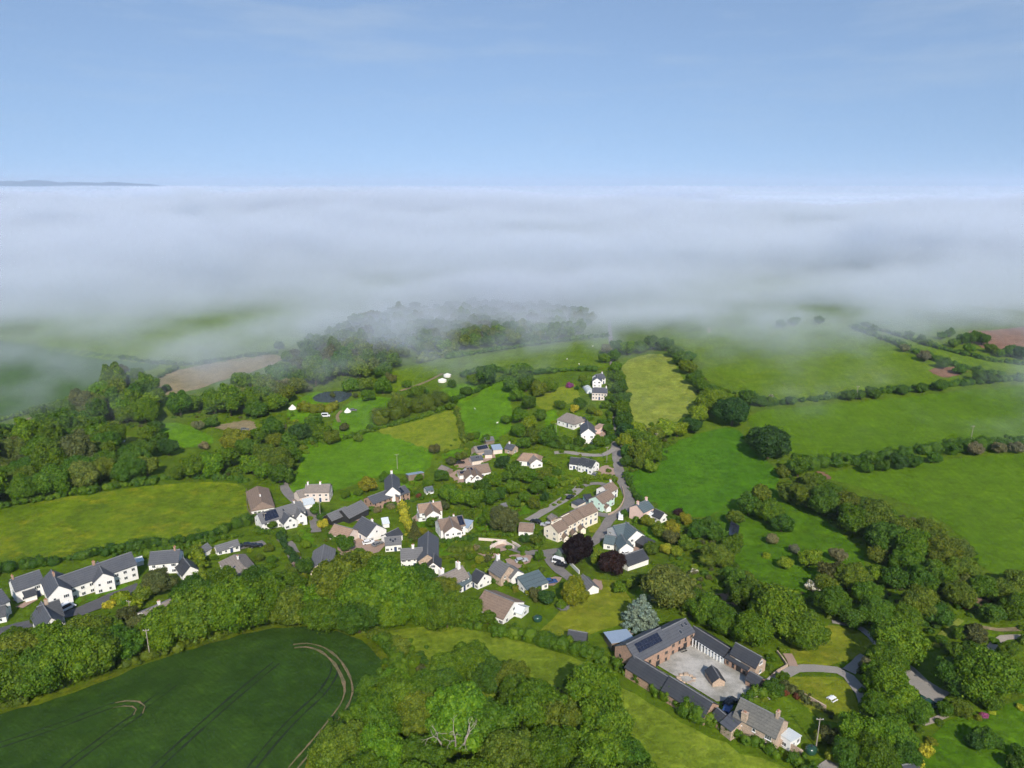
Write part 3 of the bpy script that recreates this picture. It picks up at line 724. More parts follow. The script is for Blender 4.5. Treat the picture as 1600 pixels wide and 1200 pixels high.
def wing(root, A, B, w, ea, ri, wall, roof, o, first=False):
    "one gabled or hipped range: walls, roof, windows facing the camera, chimneys, panels"
    w, ea, ri = w*.87, ea*.88, ri*.87
    p, q = P(A[0], A[1], ri), P(B[0], B[1], ri)
    if 'len' in o:
        d = (q-p).normalized(); m = (p+q)/2; p, q = m-d*o['len']/2, m+d*o['len']/2
    d = q-p; d.z = 0; L = max(d.length, 2.5); ang = math.atan2(d.y, d.x)
    c = (p+q)/2; z = float(H(c.x, c.y)) + o.get('dz', 0)
    if root.get('fresh'):
        root.location = (c.x, c.y, z); del root['fresh']
    loc = Vector((c.x, c.y, z))-root.location
    KEEPOUT.append((c.x, c.y, max(L*.55, w*.6)+1.5))
    hw = w/2; ov = o.get('ov', .3); hip = o.get('hip', 0); lean = o.get('lean', 0)
    ux, uy = math.cos(ang), math.sin(ang)
    # walls
    mb = MB(); hx = L/2
    if lean:      # mono-pitch: ridge along +y side or -y side
        s = lean; mb.prism([(-hw, -2), (hw, -2), (hw, ri-.12 if s > 0 else ea), (-hw, ea if s > 0 else ri-.12)], 0, -hx, hx)
    elif hip: mb.box(-hx-hip*hw*.9, -hw, -2, hx+hip*hw*.9, hw, ea)
    else: mb.prism([(-hw, -2), (hw, -2), (hw, ea), (0, ri-.12), (-hw, ea)], 0, -hx, hx)
    if o.get('open'):
        mb = MB(); s = o['open']          # open-fronted range: back and end walls, front posts
        mb.box(-hx, -s*hw-.15 if s < 0 else -hw, -2, hx, (-s*hw+.15) if s < 0 else -hw+.3, ea) if s > 0 else mb.box(-hx, hw-.3, -2, hx, hw, ea)
        for e in (-1, 1): mb.prism([(-hw, -2), (hw-.31 if s < 0 else hw, -2), (hw-.31 if s < 0 else hw, ea), (0, ri-.12), (-hw, ea)], 0, *((-hx, -hx+.35) if e < 0 else (hx-.35, hx)))
    wo = link('wall', mb.mesh('wall', wall), root, loc, ang)
    # roof
    mb = MB(); t = .16; sl = (ri-ea)/hw
    if lean:
        s = lean; y0, y1 = -hw-ov, hw+ov; z0, z1 = (ea-sl*ov*.5, ri+sl*ov*.5); 
        if s < 0: z0, z1 = z1, z0
        mb.prism([(y0, z0), (y1, z1), (y1, z1+t), (y0, z0+t)], 0, -hx-.2, hx+.2)
    elif hip:
        e = hw+ov; ex = hx+hip*hw+ov; z0 = ea-sl*ov
        vs = [(-ex, -e, z0), (ex, -e, z0), (ex, e, z0), (-ex, e, z0), (-hx, 0, ri), (hx, 0, ri)]
        mb.add([(v[0], v[1], v[2]+t) for v in vs], [(0, 1, 5, 4), (1, 2, 5), (2, 3, 4, 5), (3, 0, 4)]); mb.add([(v[0], v[1], v[2]+.02) for v in vs[:4]], [(0, 3, 2, 1)])
        for i in range(4):
            a, b = vs[i], vs[(i+1) % 4]; mb.add([(a[0], a[1], a[2]+.02), (b[0], b[1], b[2]+.02), (b[0], b[1], b[2]+t), (a[0], a[1], a[2]+t)], [(0, 1, 2, 3)])
    else:
        e = hw+ov; z0 = ea-sl*ov; g = o.get('vg', .18)
        mb.prism([(-e, z0), (0, ri), (e, z0), (e, z0+t), (0, ri+t*1.15), (-e, z0+t)], 0, -hx-g, hx+g)
        mb.prism([(-.16, ri+t*.9), (.16, ri+t*.9), (.1, ri+t*1.15+.1), (-.1, ri+t*1.15+.1)], 0, -hx-g-.01, hx+g+.01, 1)
    ro = link('roof', mb.mesh('roof', [roof, o.get('ridge', M_lead)]), root, loc, ang)
    # chimneys, panels, rooflights ride on the roof
    for ch in o.get('ch', ()):
        x, y, big = (list(ch)+[0, 1])[:3] if isinstance(ch, (tuple, list)) else (ch, 0, 1)
        if len(ch if isinstance(ch, (tuple, list)) else ()) == 2: big = 1
        zc = ri-abs(y)*hw*sl
        link('chimney', chimney_mesh(.85*big, .62*big, 1.25*big, o.get('chm', wall), 2), ro, (x*(hx-.45), y*hw, zc), PI/2 if abs(x) > .6 else 0)
    def on_slope(me, x, y, lift):
        s = -1 if y < 0 else 1; b = link(me.name, me, ro, (x, y, ri-abs(y)*sl+t+lift)); b.rotation_euler = (-s*math.atan(sl), 0, 0) if not lean else (lean*math.atan((ri-ea)/w), 0, 0)
        if lean: b.location.z = ea+(ri-ea)*(.5+lean*y/w)+t+lift
    for s, x0, x1, y0, y1 in o.get('pv', ()):
        sp = hw*math.sqrt(1+sl*sl)
        on_slope(solar_mesh((x1-x0)*hx, (y1-y0)*sp), (x0+x1)/2*hx, s*(y0+y1)/2*hw, .06)
    for s, x, y in o.get('sky', ()):
        m2 = MB(); m2.box(-.45, -.6, 0, .45, .6, .08, 0); m2.box(-.36, -.5, .081, .36, .5, .1, 1)
        on_slope(m2.mesh('rooflight', [M_lead, o.get('skm', M_glass)]), x*hx, s*y*hw, .03)
    # windows and doors on the sides the camera can see
    if o.get('nw'): return
    bx = hx+(hip*hw*.9 if hip else 0); k = 0
    for side, (nx, ny), span in (('L', (0, 1), bx*2), ('R', (0, -1), bx*2), ('B', (1, 0), w), ('A', (-1, 0), w)):
        wx, wy = nx*ux-ny*uy, nx*uy+ny*ux
        toc = Vector((-c.x, -c.y)); toc.normalize()
        if wx*toc.x+wy*toc.y < .12 or side in o.get('no', ''): continue
        n = o.get('n'+side, max(1, int((span-.6)/2.7))); two = ea > 3.6
        hgt = ri if (side in 'AB' and not hip and not lean) else ea
        rows = [1.2]+([3.3] if two else [])+([ea+.65] if (hgt-ea > 2.1 and not two and n) else [])
        dn = o.get('door', 1) and side in 'LR'
        for r, zz in enumerate(rows):
            nn = n if zz < ea else 1
            for j in range(nn):
                off = (j+.5)/nn*span-span/2
                if r == 0 and dn and j == nn//2 and nn > 1:
                    me, zz2, nm = (DOORD if wall is M_stone else DOOR), .0, 'door'
                else: me, zz2, nm = (WIND if wall is M_stone else WIN)[(k*7+j) % 3 if o.get('mix', 1) else 0], zz, 'window'; 
                k += 1
                if side in 'LR': pos = (off, ny*(hw+.0), zz2)
                else: pos = (nx*bx, off, zz2)
                rot = ang+math.atan2(ny, nx)-PI/2
                po = Vector((pos[0]*ux-pos[1]*uy, pos[0]*uy+pos[1]*ux, pos[2]))
                link(nm, me, root, loc+po, rot)

def house(label, wings, name='house', cat='house', group=None):
    root = thing(name, label, cat, (0, 0, 0), 0, group); root['fresh'] = 1
    for wg in wings:
        A, B, w, ea, ri, wall, roof = wg[:7]; wing(root, A, B, w, ea, ri, wall, roof, wg[7] if len(wg) > 7 else {})
    return root
KEEPOUT = []
W, S, SL, SD, SB, SM, BR, BL, GT = M_white, M_slate, M_slatel, M_slated, M_slateb, M_slatem, M_brown, M_brownl, M_greyt

# --- stone farm, lower right
house('long sandstone barn with solar panel on its tall slate roof', [
 ((979,1005),(1031,981),9.5,5.6,9,M_stone,S,dict(pv=[(-1,-.66,.72,.16,.66)],ov=.15,nR=4,mix=1,dz=-.3)),
 ((1033,985),(1071,968),8.2,4.6,7.2,M_stone,S,dict(sky=[(-1,.45,.3),(-1,.1,.62),(-1,.75,.3)],ov=.15,nR=4))], 'barn', 'barn')
house('open fronted slate shed with pale posts along the courtyard', [((1084,981),(1140,1012),6.2,2.5,4.3,M_stone,SD,dict(open=-1,nw=1,ov=.4))], 'open_shed', 'shed')
house('small stone cottage in the yard corner with four bright rooflights', [
 ((1150,1006),(1190,1026),5.6,3.6,6.2,M_stone2,SD,dict(no='R',ov=.15)),
 ((1141,1017),(1176,1035),5.0,2.5,3.9,M_stone,SD,dict(lean=1,sky=[(-1,-.15,.35),(-1,.1,.35),(-1,-.15,-.2),(-1,.1,-.2)],skm=M_poly,nR=4)),
 ((1172,1050),(1191,1060),4.2,2.2,3.6,M_stone,SD,dict(nR=1,door=0))], 'cottage', 'cottage')
house('low dark roofed stone store standing in the courtyard', [((1112,1041),(1124,1058),3.8,1.9,3.4,M_stone2,SD,dict(nw=1,ov=.2))], 'stone_store', 'store')
house('long sandstone range with dark roof along the field hedge', [
 ((989,1026),(1046,1058),6.6,3.2,5.6,M_stone,SD,dict(nw=1,sky=[(1,.5,.55)])),
 ((1047,1059),(1113,1097),6.8,3.2,5.8,M_stone,SD,dict(nw=1))], 'barn', 'barn')
house('stone farmhouse with tall chimney and white conservatory', [
 ((1158,1092),(1224,1124),7.6,4.8,8,M_stone2,SM,dict(ch=[(-.55,-.93,1.5),(.82,0,1.1)],chm=M_stone2,nR=3,nB=0,door=0)),
 ((1136,1118),(1152,1130),4.2,3.2,4.6,M_stone2,S,dict(lean=1,nw=1)),
 ((1122,1108),(1132,1116),3.6,2.8,4.2,M_stone,SD,dict(nw=1))], 'farmhouse', 'house')
house('white glazed conservatory lean to at the farmhouse end', [((1226,1140),(1244,1151),5.2,2.1,3.3,M_frame,M_poly,dict(lean=-1,nB=2,ov=.1,door=0))], 'conservatory', 'conservatory')
house('small black boarded hut with slate roof by the dry lawn', [((889,985),(917,989),4.4,2.4,4.0,M_black,SD,dict(nw=1))], 'hut', 'hut')
house('low blue grey sheet roof behind the solar barn', [((950,995),(985,990),6.5,2.4,3.2,M_timber,M_blueroof,dict(lean=-1,nw=1))], 'lean_to_shed', 'shed')

# --- white estate, far left
house('long white terrace with slate roofs, cross gables and blue doors', [
 ((84,901),(205,867),8.8,5.3,8.6,W,S,dict(ch=[(.0,0,.9)],chm=M_stone,nR=9,mix=0)),
 ((81,894),(90,912),7.0,5.3,8.4,W,S,dict(ch=[(-.2,0,.9)],chm=M_stone,nB=2,len=12)),
 ((153,880),(160,894),6.4,5.3,7.9,W,S,dict(nB=2,len=9))], 'terrace', 'terrace')
house('white house with slate roof left of the long terrace', [((16,905),(61,892),8,5,8,W,S,dict(ch=[(-.95,0,.8)],chm=M_stone)), ((36,925),(54,920),4,2.3,3.6,W,SD,dict(nw=1))])
house('white house cut off by the frame edge at far left', [((-24,932),(2,922),8,5,8,W,S,dict(ch=[.5],chm=M_stone)), ((-12,950),(8,946),5,2.6,5,W,SD,dict())])
house('slate roofed white house with tall chimney behind the oak belt', [((58,948),(92,938),8,3.6,7.6,W,SD,dict(ch=[(-.2,0,1)],chm=M_stone2)), ((66,944),(78,962),7,3.6,7.4,W,S,dict(len=11))])
house('white estate house right of the terrace with garage wing', [((235,862),(281,860),8.4,4.8,7.8,W,S,dict(ch=[(.75,0,.9)],chm=M_stone)), ((286,872),(297,884),6.2,2.7,5.6,W,SD,dict(nw=1))])
house('long low house with brownish roof behind the hawthorn', [((222,954),(279,934),8.5,3,5.2,W,GT,dict(ch=[(-.1,0,.8)]))])
house('tiny white shed with hipped roof at top of the estate garden', [((313,855),(324,850),4.0,2.3,3.8,W,SL,dict(nw=1))], 'garden_shed', 'shed')
house('low white outbuilding with grey roof beside parked cars', [((336,852),(371,845),4.6,2.3,3.8,W,SL,dict(n=3,nR=4))], 'outbuilding', 'shed')
house('brown hipped bungalow in front of the estate garages', [((366,868),(382,885),10,2.7,5.8,W,GT,dict(hip=.7,sky=[(-1,.2,.5)],ch=[(-.3,0,.8)]))], 'bungalow', 'bungalow')

# --- upper left of the village
house('brown roofed bungalow at the meadow corner', [((402,761),(409,783),10.5,2.7,5.6,W,BR,dict(hip=.3,ch=[(.35,0,.7)]))], 'bungalow', 'bungalow')
house('white house with black solar panels and grey gabled dormers', [
 ((402,800),(470,786),8.6,4.6,7.8,W,SL,dict(pv=[(-1,-.82,-.2,.08,.92)],sky=[(-1,.1,.4)],ch=[(.72,0,.7)],nR=6)),
 ((444,800),(452,806),6,3.4,6.2,W,S,dict(nB=2,len=6)), ((464,792),(470,800),5,4,6.8,W,SL,dict(nB=1,len=6))])
house('long pale pink house with three window bays and two chimneys', [((478,757),(516,757),8.4,5.2,7.8,M_pale,GT,dict(ch=[(-.9,0,.9),(.2,0,.9)],chm=W,nR=4,mix=0)), ((463,767),(477,764),7,3.2,5.6,M_pale,GT,dict(nw=1))])
house('small white garage with pale flat roof beside the pink house', [((474,784),(490,782),6.5,2.6,3.0,W,M_poly,dict(lean=1,nw=1))], 'garage', 'garage')
house('stone barn conversion with solar panel and white gabled tower', [
 ((575,776),(612,764),8,4.2,6.6,M_stone,S,dict(nR=5)), ((612,766),(632,759),8,4.8,7.0,M_stone,S,dict(pv=[(-1,-.9,.3,.1,.85)],nR=3)),
 ((612,742),(613,757),7.4,6.4,10,W,S,dict(ch=[(-.9,0,1)],chm=W,nw=1,len=16))])
house('long black boarded barn with dark slate roof', [((511,803),(540,793),6.4,2.8,5.0,M_black,SL,dict(nw=1)), ((541,793),(558,786),9,3.2,6.2,M_black,SL,dict(nw=1,len=11))], 'barn', 'barn')
house('large slate roofed white house with stone patio', [
 ((566,808),(588,819),10,3.6,7.6,W,S,dict(ch=[(.3,.1,.9)],chm=W)), ((602,834),(622,826),5.6,2.8,4.8,W,SD,dict(n=2)), ((533,822),(541,824),7.5,3.2,5.8,M_pale,BL,dict(nw=1,len=9)),
 ((601,840),(626,838),6.5,3.4,5.4,W,SL,dict(sky=[(-1,-.3,.4),(-1,.3,.4),(-1,0,.6)],nR=4))])
house('white house with brown roof and cross gable beside dark conifer', [((653,788),(688,784),8,4.8,7.4,W,BL,dict(nR=3,ch=[(.4,0,.6)],chm=W)), ((672,785),(677,797),6.6,4.8,7.2,W,BR,dict(nB=2,len=9)), ((652,803),(664,801),3.6,2.3,3.4,W,SL,dict(nw=1))])
house('white house with brown and slate roof and blue sunroom', [((684,812),(722,806),9,4.8,7.6,W,BR,dict(nR=3,ch=[(.35,.1,.7)],pv=[(-1,.55,.97,.05,.95)])), ((702,808),(708,822),7.6,4.8,7.4,W,BR,dict(nB=3,len=9)), ((722,816),(735,818),5.5,2.5,3.4,W,M_blueroof,dict(lean=1,n=2))])
house('slate roofed stone house with white cottage wing', [((669,838),(668,858),8.2,4.6,7.8,M_stone2,S,dict(len=17)), ((626,858),(660,856),8,4.2,6.8,W,SL,dict(ch=[(.15,0,1)],chm=W,nR=4)), ((678,868),(677,876),5.5,2.9,5.4,W,SD,dict(len=6,nB=1))])
house('row of white cottages with two fat white chimneys', [((680,902),(722,886),8,4.4,7.2,W,GT,dict(ch=[(-.5,.2,1.8),(.75,0,1.6)],chm=W,nR=5)), ((703,911),(732,896),5,2.6,4.6,W,SB,dict(n=3,nR=5,ov=.2)), ((744,890),(757,896),7,3,5.6,W,SD,dict(nR=3)), ((668,905),(676,900),4,2.4,4,W,GT,dict())], 'cottage_row', 'cottage')
house('pink stone house with white chimney above the curving lane', [((776,874),(795,884),7.6,4.2,7.6,M_stone2,SL,dict(ch=[(-.9,0,1.3)],chm=W,no='R',nR=2)), ((797,884),(804,888),6,3.2,5.4,W,SL,dict(len=6))])
house('large brown roofed bungalow with conservatory under the trees', [((758,924),(803,939),12.5,2.8,6.2,W,BR,dict(nR=6)), ((806,944),(813,946),5,2.2,3.4,M_frame,M_poly,dict(n=2,len=5))], 'bungalow', 'bungalow')
house('long low building with blue slate roof beside the lawn', [((816,908),(849,898),6.5,2.6,4.4,W,SB,dict(lean=1,nR=4))], 'outbuilding', 'shed')

house('slate roofed cottage with pale wall half under the oaks', [((506,856),(502,874),8.5,3.4,6,M_pale,SL,dict(len=13,nB=1))], 'cottage', 'cottage')
house('slate garage with white front below the purple beeches', [((915,903),(922,909),5,2.4,4.2,W,SL,dict(nw=1,len=7))], 'garage', 'garage')
house('small glass greenhouse behind the right end of white terrace', [((211,872),(219,870),3.6,1.9,2.9,M_frame,M_poly,dict(nw=1))], 'greenhouse', 'greenhouse')
house('dark roofed shed at the bottom edge beside gorse bushes', [((1410,1196),(1432,1193),5,2.3,3.6,M_timber,SD,dict(nw=1))], 'garden_shed', 'shed')
house('grey roofed shed above the solar panelled stone house', [((757,685),(770,682),5,2.3,3.6,M_timber,SL,dict(nw=1))], 'garden_shed', 'shed')
house('small timber hut in the long grass of overgrown plot', [((782,788),(790,786),3.6,2,3,M_timber,SL,dict(nw=1))], 'hut', 'hut')
house('pink block garage beside the hipped bungalow and tall house', [((905,655),(915,654),5,2.5,3.4,M_pinkw,SD,dict(lean=1,nw=1))], 'garage', 'garage')
house('small white shed by the stone patio of large slate house', [((598,813),(606,812),4,2.3,3.2,W,M_poly,dict(lean=1,nw=1))], 'garden_shed', 'shed')
house('brown shed with low roof beside the pond hedge', [((480,655),(486,654),3.4,2,3,M_timber,GT,dict(nw=1))], 'garden_shed', 'shed')

# --- centre of the village
house('cream terrace of four with stepped brown roofs and porches', [
 ((861,819),(877,812),8.2,5,7.6,M_cream,BR,dict(nR=2,ridge=M_cream,ch=[(-.9,0,.8)],chm=M_cream)), ((877,809),(891,803),8.2,5,7.6,M_cream,BR,dict(nR=2,ridge=M_cream,dz=.3,no='A')), ((890,803),(903,797),8.2,5.2,7.9,M_cream,BR,dict(nR=2,dz=.7,no='A')), ((902,798),(924,789),8.2,5.2,8,M_cream,BR,dict(nR=3,dz=1.1,no='A')),
 ((882,833),(885,836),2.4,2.3,3.4,M_cream,BR,dict(nw=1,len=2.8)), ((896,827),(899,830),2.4,2.3,3.4,M_cream,BR,dict(nw=1,len=2.8)), ((908,820),(911,823),2.4,2.3,3.4,M_cream,BR,dict(nw=1,len=2.8))], 'terrace', 'terrace')
house('mint green house with brown roof and white upper wing', [((931,776),(950,765),8,4.4,7.0,M_mint,BR,dict(nA=2,nR=3)), ((942,760),(956,752),7.6,4.8,7.4,W,BR,dict(ch=[(.8,0,.8)],chm=W,nB=1)), ((915,778),(926,776),6,2.8,4,M_mint,SD,dict(lean=1,nw=1)), ((947,787),(950,789),2.6,2.3,3.4,W,BR,dict(nw=1,len=3))])
house('small grey garage beside the mint green house', [((899,782),(909,786),5.4,2.4,2.8,M_pale,M_slate,dict(lean=1,nw=1))], 'garage', 'garage')
house('small stone outbuilding behind the cream terrace', [((862,803),(868,808),4.2,2.3,3.6,M_stone2,GT,dict(nw=1))], 'outbuilding', 'shed')
house('low white bungalow with brown roof beside black car', [((812,817),(834,818),7,2.6,4.8,W,BR,dict(n=2))], 'bungalow', 'bungalow')
house('big white house with blue green slate roofs at the junction', [
 ((958,822),(982,817),9,4.8,8,W,SB,dict(nR=3,ov=.2)), ((978,817),(995,828),8.4,4.8,8,W,SB,dict(nB=2)), ((946,836),(962,838),6.4,3,5.2,W,SB,dict(n=3)), ((972,838),(978,846),6,3.2,5.6,W,SB,dict(len=7)),
 ((996,834),(1008,838),6.5,2.6,4.8,M_black,SD,dict(hip=.8,nw=1,len=4))])
house('white garage with long dark slate roof below the big white house', [((972,869),(1004,859),7.4,2.8,5.2,W,SD,dict(nw=1))], 'garage', 'garage')
house('pink house with pink chimneys beside the deep green pasture', [((995,789),(1011,781),8,5.2,7.8,M_pinkw,SB,dict(ch=[(-.95,0,1),(.95,0,1)],chm=M_pinkw,nA=0,nR=2)), ((1012,796),(1019,800),4.4,2.6,3.8,W,M_poly,dict(n=2,len=5)), ((1024,796),(1038,801),5.4,2.7,4.8,W,SD,dict(n=2))])

# --- upper village
house('white longhouse with dark slate roof and lower left wing', [((909,715),(931,720),7.6,4.2,6.8,W,SD,dict(nR=4,sky=[(-1,.0,.4)])), ((892,715),(907,716),7,3.4,5.8,W,SD,dict(nR=3))])
house('brown roofed bungalow with curved patio in the middle gardens', [((818,708),(838,709),9,2.8,5.8,W,BL,dict(hip=.6)), ((832,710),(837,716),7,2.8,5.2,W,GT,dict(len=8,nB=2))], 'bungalow', 'bungalow')
house('brown roofed white house with two gables and blue panels', [((728,730),(762,724),9,3.4,6.4,W,BR,dict(nR=4,pv=[(-1,-.95,-.5,.2,.8)])), ((733,731),(736,741),6,3.4,6,W,BR,dict(nB=2,len=8)), ((742,731),(746,742),6,3.4,6,W,BR,dict(nB=2,len=8)), ((722,736),(729,735),5,2.6,3.8,W,BR,dict(len=6,pv=[(-1,-.8,.8,.2,.8)]))])
house('stone house with row of solar panels near the grazed slope', [((740,699),(761,694),7,3.6,6,M_stone2,GT,dict(pv=[(-1,-.6,.9,.1,.7)],nR=3)), ((735,714),(752,711),6,2.6,4.2,M_pale,S,dict(nw=1,sky=[(-1,0,.4),(-1,.3,.4)])), ((757,704),(768,703),6,2.6,4.0,M_pale,SL,dict(nw=1))])
house('small building with pale blue grey flat roof above the gardens', [((769,699),(783,697),6.5,2.8,3.4,M_pale,M_blueroof,dict(lean=1,nw=1))], 'outbuilding', 'shed')
house('tiny slate cottage with chimney beside the big trees', [((793,693),(805,696),5.6,2.8,5,M_stone2,S,dict(ch=[(-.6,0,.8)],chm=W,n=1))], 'cottage', 'cottage')
house('grey roofed garden shed beside pink paved yard', [((690,727),(702,732),5,2.2,3.6,M_timber,GT,dict(nw=1))], 'garden_shed', 'shed')
house('blue grey roofed garden studio beside the stone barn conversion', [((636,740),(660,736),5,2.4,3.6,M_timber,M_blueroof,dict(lean=-1,nw=1))], 'garden_studio', 'shed')
house('small glazed summerhouse in the vegetable garden', [((664,762),(675,760),4,2.2,3.2,M_frame,M_slateb,dict(n=3,nR=3,door=0))], 'summerhouse', 'summerhouse')
house('hipped brown bungalow with white walls in the upper gardens', [((886,645),(900,649),11.5,3,7,W,GT,dict(hip=.6,nR=4)), ((898,653),(908,651),7,2.8,5,W,GT,dict())], 'bungalow', 'bungalow')
house('tall white house with slate roof and stone clad front gable', [((918,659),(919,668),8.4,5.6,9,W,S,dict(nB=2,mix=1,len=13)), ((932,664),(940,666),6,3.2,4.2,M_pinkw,M_terra,dict(lean=1,n=2)), ((912,676),(914,678),3,2.4,3,M_black,SD,dict(nw=1,len=4))])
house('wide house with pale slate roof and white balcony front', [((926,606),(949,606),8.5,5.2,7.6,M_pale,S,dict(ch=[(-.95,0,.9),(.95,0,.9)],chm=W,nR=5,mix=0))])
house('topmost white cottage with chimney at the head of the lane', [((930,586),(942,583),7,4.6,7.2,W,S,dict(ch=[(.9,0,.8)],chm=W,nR=2)), ((934,585),(933,592),6.4,4.6,7.0,W,S,dict(len=8,nB=2))], 'cottage', 'cottage')
house('tiny white hut beside the grazed field and trees', [((806,669),(812,668),3,2.1,3.2,W,M_timber,dict(nw=1))], 'hut', 'hut')

# free-standing posts of the open shed are parts of it: white columns along the front
def shed_posts():
    o = next(x for x in bpy.data.objects if x.name == 'open_shed'); wl = next(c for c in o.children if c.name.startswith('wall'))
    r = next(c for c in o.children if c.name.startswith('roof')); L = max(v.co.x for v in r.data.vertices)
    mb = MB(); mb.box(-.14, -.1, -.3, .14, .1, 2.52); pm = mb.mesh('post', M_frame)
    mb = MB(); mb.box(-.9, -.05, -.3, .9, .05, 2.3); dm = mb.mesh('door', M_poly)
    n = 12; a = r.rotation_euler.z
    for i in range(n):
        x = -L+.6+(2*L-1.2)*i/(n-1)
        for me, yy, xx in ((pm, -3.15, x),)+(((dm, -2.9, x+1.2),) if 3 < i < 11 else ()):
            v = Vector((xx*math.cos(a)-yy*math.sin(a), xx*math.sin(a)+yy*math.cos(a), 0)); link(me.name, me, o, r.location+v, a)
shed_posts()
# ------------------------------------------------------------------ hedges
hedge('long bushy hedge between the two hill pastures, nearer one of the pair', [(1255,735),(1300,728),(1350,722),(1400,715),(1450,710),(1500,704),(1545,699),(1600,695),(1680,689)], 7.5, 4.2, 'deep', 30, .5)
hedge('dark low hedge along the lower edge of the ridge pasture', [(1192,634),(1230,630),(1300,622),(1380,614),(1450,607),(1510,601),(1560,596),(1640,590)], 5, 2.6, 'deep', 20, .5)
hedge('hedge running downhill from the fog beside the ridge pasture', [(1335,514),(1370,527),(1400,538),(1440,556),(1475,568),(1505,575),(1560,590)], 5, 3, 'deep', 20, .5)
hedge('far hedge on the other side of the hill lane', [(1348,508),(1400,524),(1450,540),(1500,553),(1560,566),(1640,572)], 4, 2.4, 'deep', 16, .5)
hedge('low hedge below the woodland at the top of the buttercup meadow', [(-40,802),(40,786),(100,776),(170,765),(240,756)], 4.5, 2.4, 'mid', 24)
hedge('clipped grassy hedge at the top right of the buttercup meadow', [(200,756),(250,750),(300,747),(350,749),(385,754)], 4, 1.6, 'deep', 24)
hedge('dark overgrown hedge along the lower edge of the buttercup meadow', [(-40,906),(30,890),(90,880),(140,868),(200,862),(255,853),(300,846),(350,832),(390,818),(412,812)], 5, 3, 'deep', 30)
hedge('second hedge between the meadow strip and the white terrace', [(205,872),(240,866),(280,858),(330,846)], 3.4, 2.2, 'mid', 26)
hedge('field hedge running beside the stone farm buildings', [(845,1004),(880,1016),(915,1026),(948,1036),(972,1046),(990,1056),(1015,1075),(1040,1092),(1068,1110),(1100,1128),(1130,1142),(1165,1160),(1200,1176),(1245,1196),(1280,1215)], 4.6, 3.0, 'mid', 34)
hedge('dark hedge under the belt of trees at the top of the olive meadow', [(600,975),(650,972),(700,974),(750,982),(800,994),(850,1004)], 5, 2.4, 'mid', 28)
hedge('tall wide bank of green bushes in the campsite field', [(597,660),(615,655),(640,648),(665,640),(686,634)], 13, 8, 'olive', 34, .6)
hedge('hedge separating the two pastures beside the campsite', [(470,694),(530,688),(560,680),(590,671),(620,664),(655,654),(690,641),(706,634)], 3.6, 2.4, 'mid', 20)
hedge('hedge climbing from the bushes to the round dark tree', [(700,630),(722,622),(745,612),(770,600),(790,592)], 3.6, 2.6, 'deep', 20)
hedge('narrow green hedge between the grazed slope and next pasture', [(713,640),(718,660),(723,680),(728,692)], 3.4, 2.0, 'olive', 22)
hedge('hedge behind the pale stubble field', [(190,560),(240,568),(300,570),(350,563),(400,556),(432,552)], 4, 2.6, 'deep', 14)
hedge('hedge at the near end of the pale stubble field', [(232,604),(250,590),(275,578)], 4, 3, 'deep', 18)
hedge('hedge edging the misty blue green wheat field', [(-30,668),(0,658),(60,640),(100,628),(150,614),(180,602)], 3.6, 2.2, 'mid', 16)
hedge('hedge at the foot of the misty pasture beside the wood', [(722,590),(760,578),(800,586),(850,584),(890,580),(930,580)], 4.5, 4, 'deep', 20)
hedge('bank of bushes at the top of the misty pasture', [(700,560),(740,554),(790,546),(850,537),(910,530),(948,526)], 5, 3.5, 'deep', 16)
hedge('thin hedge along the edge of the campsite wood', [(655,568),(690,558),(712,548),(740,538)], 5, 5, 'olive', 18)
hedge('tall lane hedge between the village lane and the deep green pasture', [(978,745),(990,770),(998,782),(1012,800),(1040,812),(1080,818),(1110,812)], 3, 2.4, 'deep', 26)
hedge('hedge between the village lane and upper cottages', [(955,585),(953,620),(953,650),(955,690)], 3.4, 2.6, 'mid', 20)
hedge('round topped green bank hedge below the white gabled house', [(850,695),(880,700),(910,704),(935,700),(955,688)], 5, 2.6, 'deep', 26)
hedge('bright green clipped hedge beside the slate roofed garage', [(309,866),(312,880),(316,898),(321,916)], 3.4, 3.2, 'lime', 40)
hedge('yellow green conifer hedge beside the white house with brown roof', [(628,797),(632,812),(638,826),(645,838)], 3.0, 3.6, 'gorse', 40)
hedge('dark clipped hedge between the two lane ends', [(436,838),(444,852),(454,868),(462,884)], 2.6, 2.2, 'dark', 40)
hedge('russet and green hedge beside the pond', [(471,642),(490,644),(510,643),(524,640)], 7, 4.5, 'gold', 30)
hedge('long dark hedge behind the dark slate barn', [(500,812),(530,806),(560,800),(580,798)], 3, 2.4, 'deep', 26)
hedge('mixed flowering garden hedge above the winding village lane', [(700,862),(735,862),(770,866)], 3, 1.8, 'olive', 30)
hedge('low hedge between the terraced lawn and gravel track', [(905,735),(930,740),(952,746)], 2.4, 1.4, 'lime', 30)
hedge('bright hedge below the white longhouse lawn', [(880,760),(910,750),(940,748),(962,752)], 3, 2, 'lime', 30)
hedge('low hedge round the curved lawn of the farmhouse', [(1222,1068),(1240,1084),(1262,1098),(1284,1108),(1300,1122)], 2.2, 1.6, 'brown', 40)
hedge('dark hedge in front of the farmhouse lawn', [(1165,1093),(1180,1088),(1196,1084),(1206,1090)], 3.0, 2.2, 'mid', 40)
hedge('brambles along the near edge of the wheat field', [(330,1000),(400,976),(470,966),(540,972),(600,1000)], 3.4, 1.6, 'olive', 30)
hedge('overgrown bank between the wheat field and the copse', [(596,1004),(618,1030),(616,1060),(590,1090),(560,1120),(530,1150)], 5, 2.6, 'mid', 34)
hedge('rough bank below the belt of oaks beside the wheat', [(-30,1115),(30,1095),(90,1072),(150,1052),(210,1034),(260,1018),(320,1000)], 4.5, 2.0, 'olive', 30)

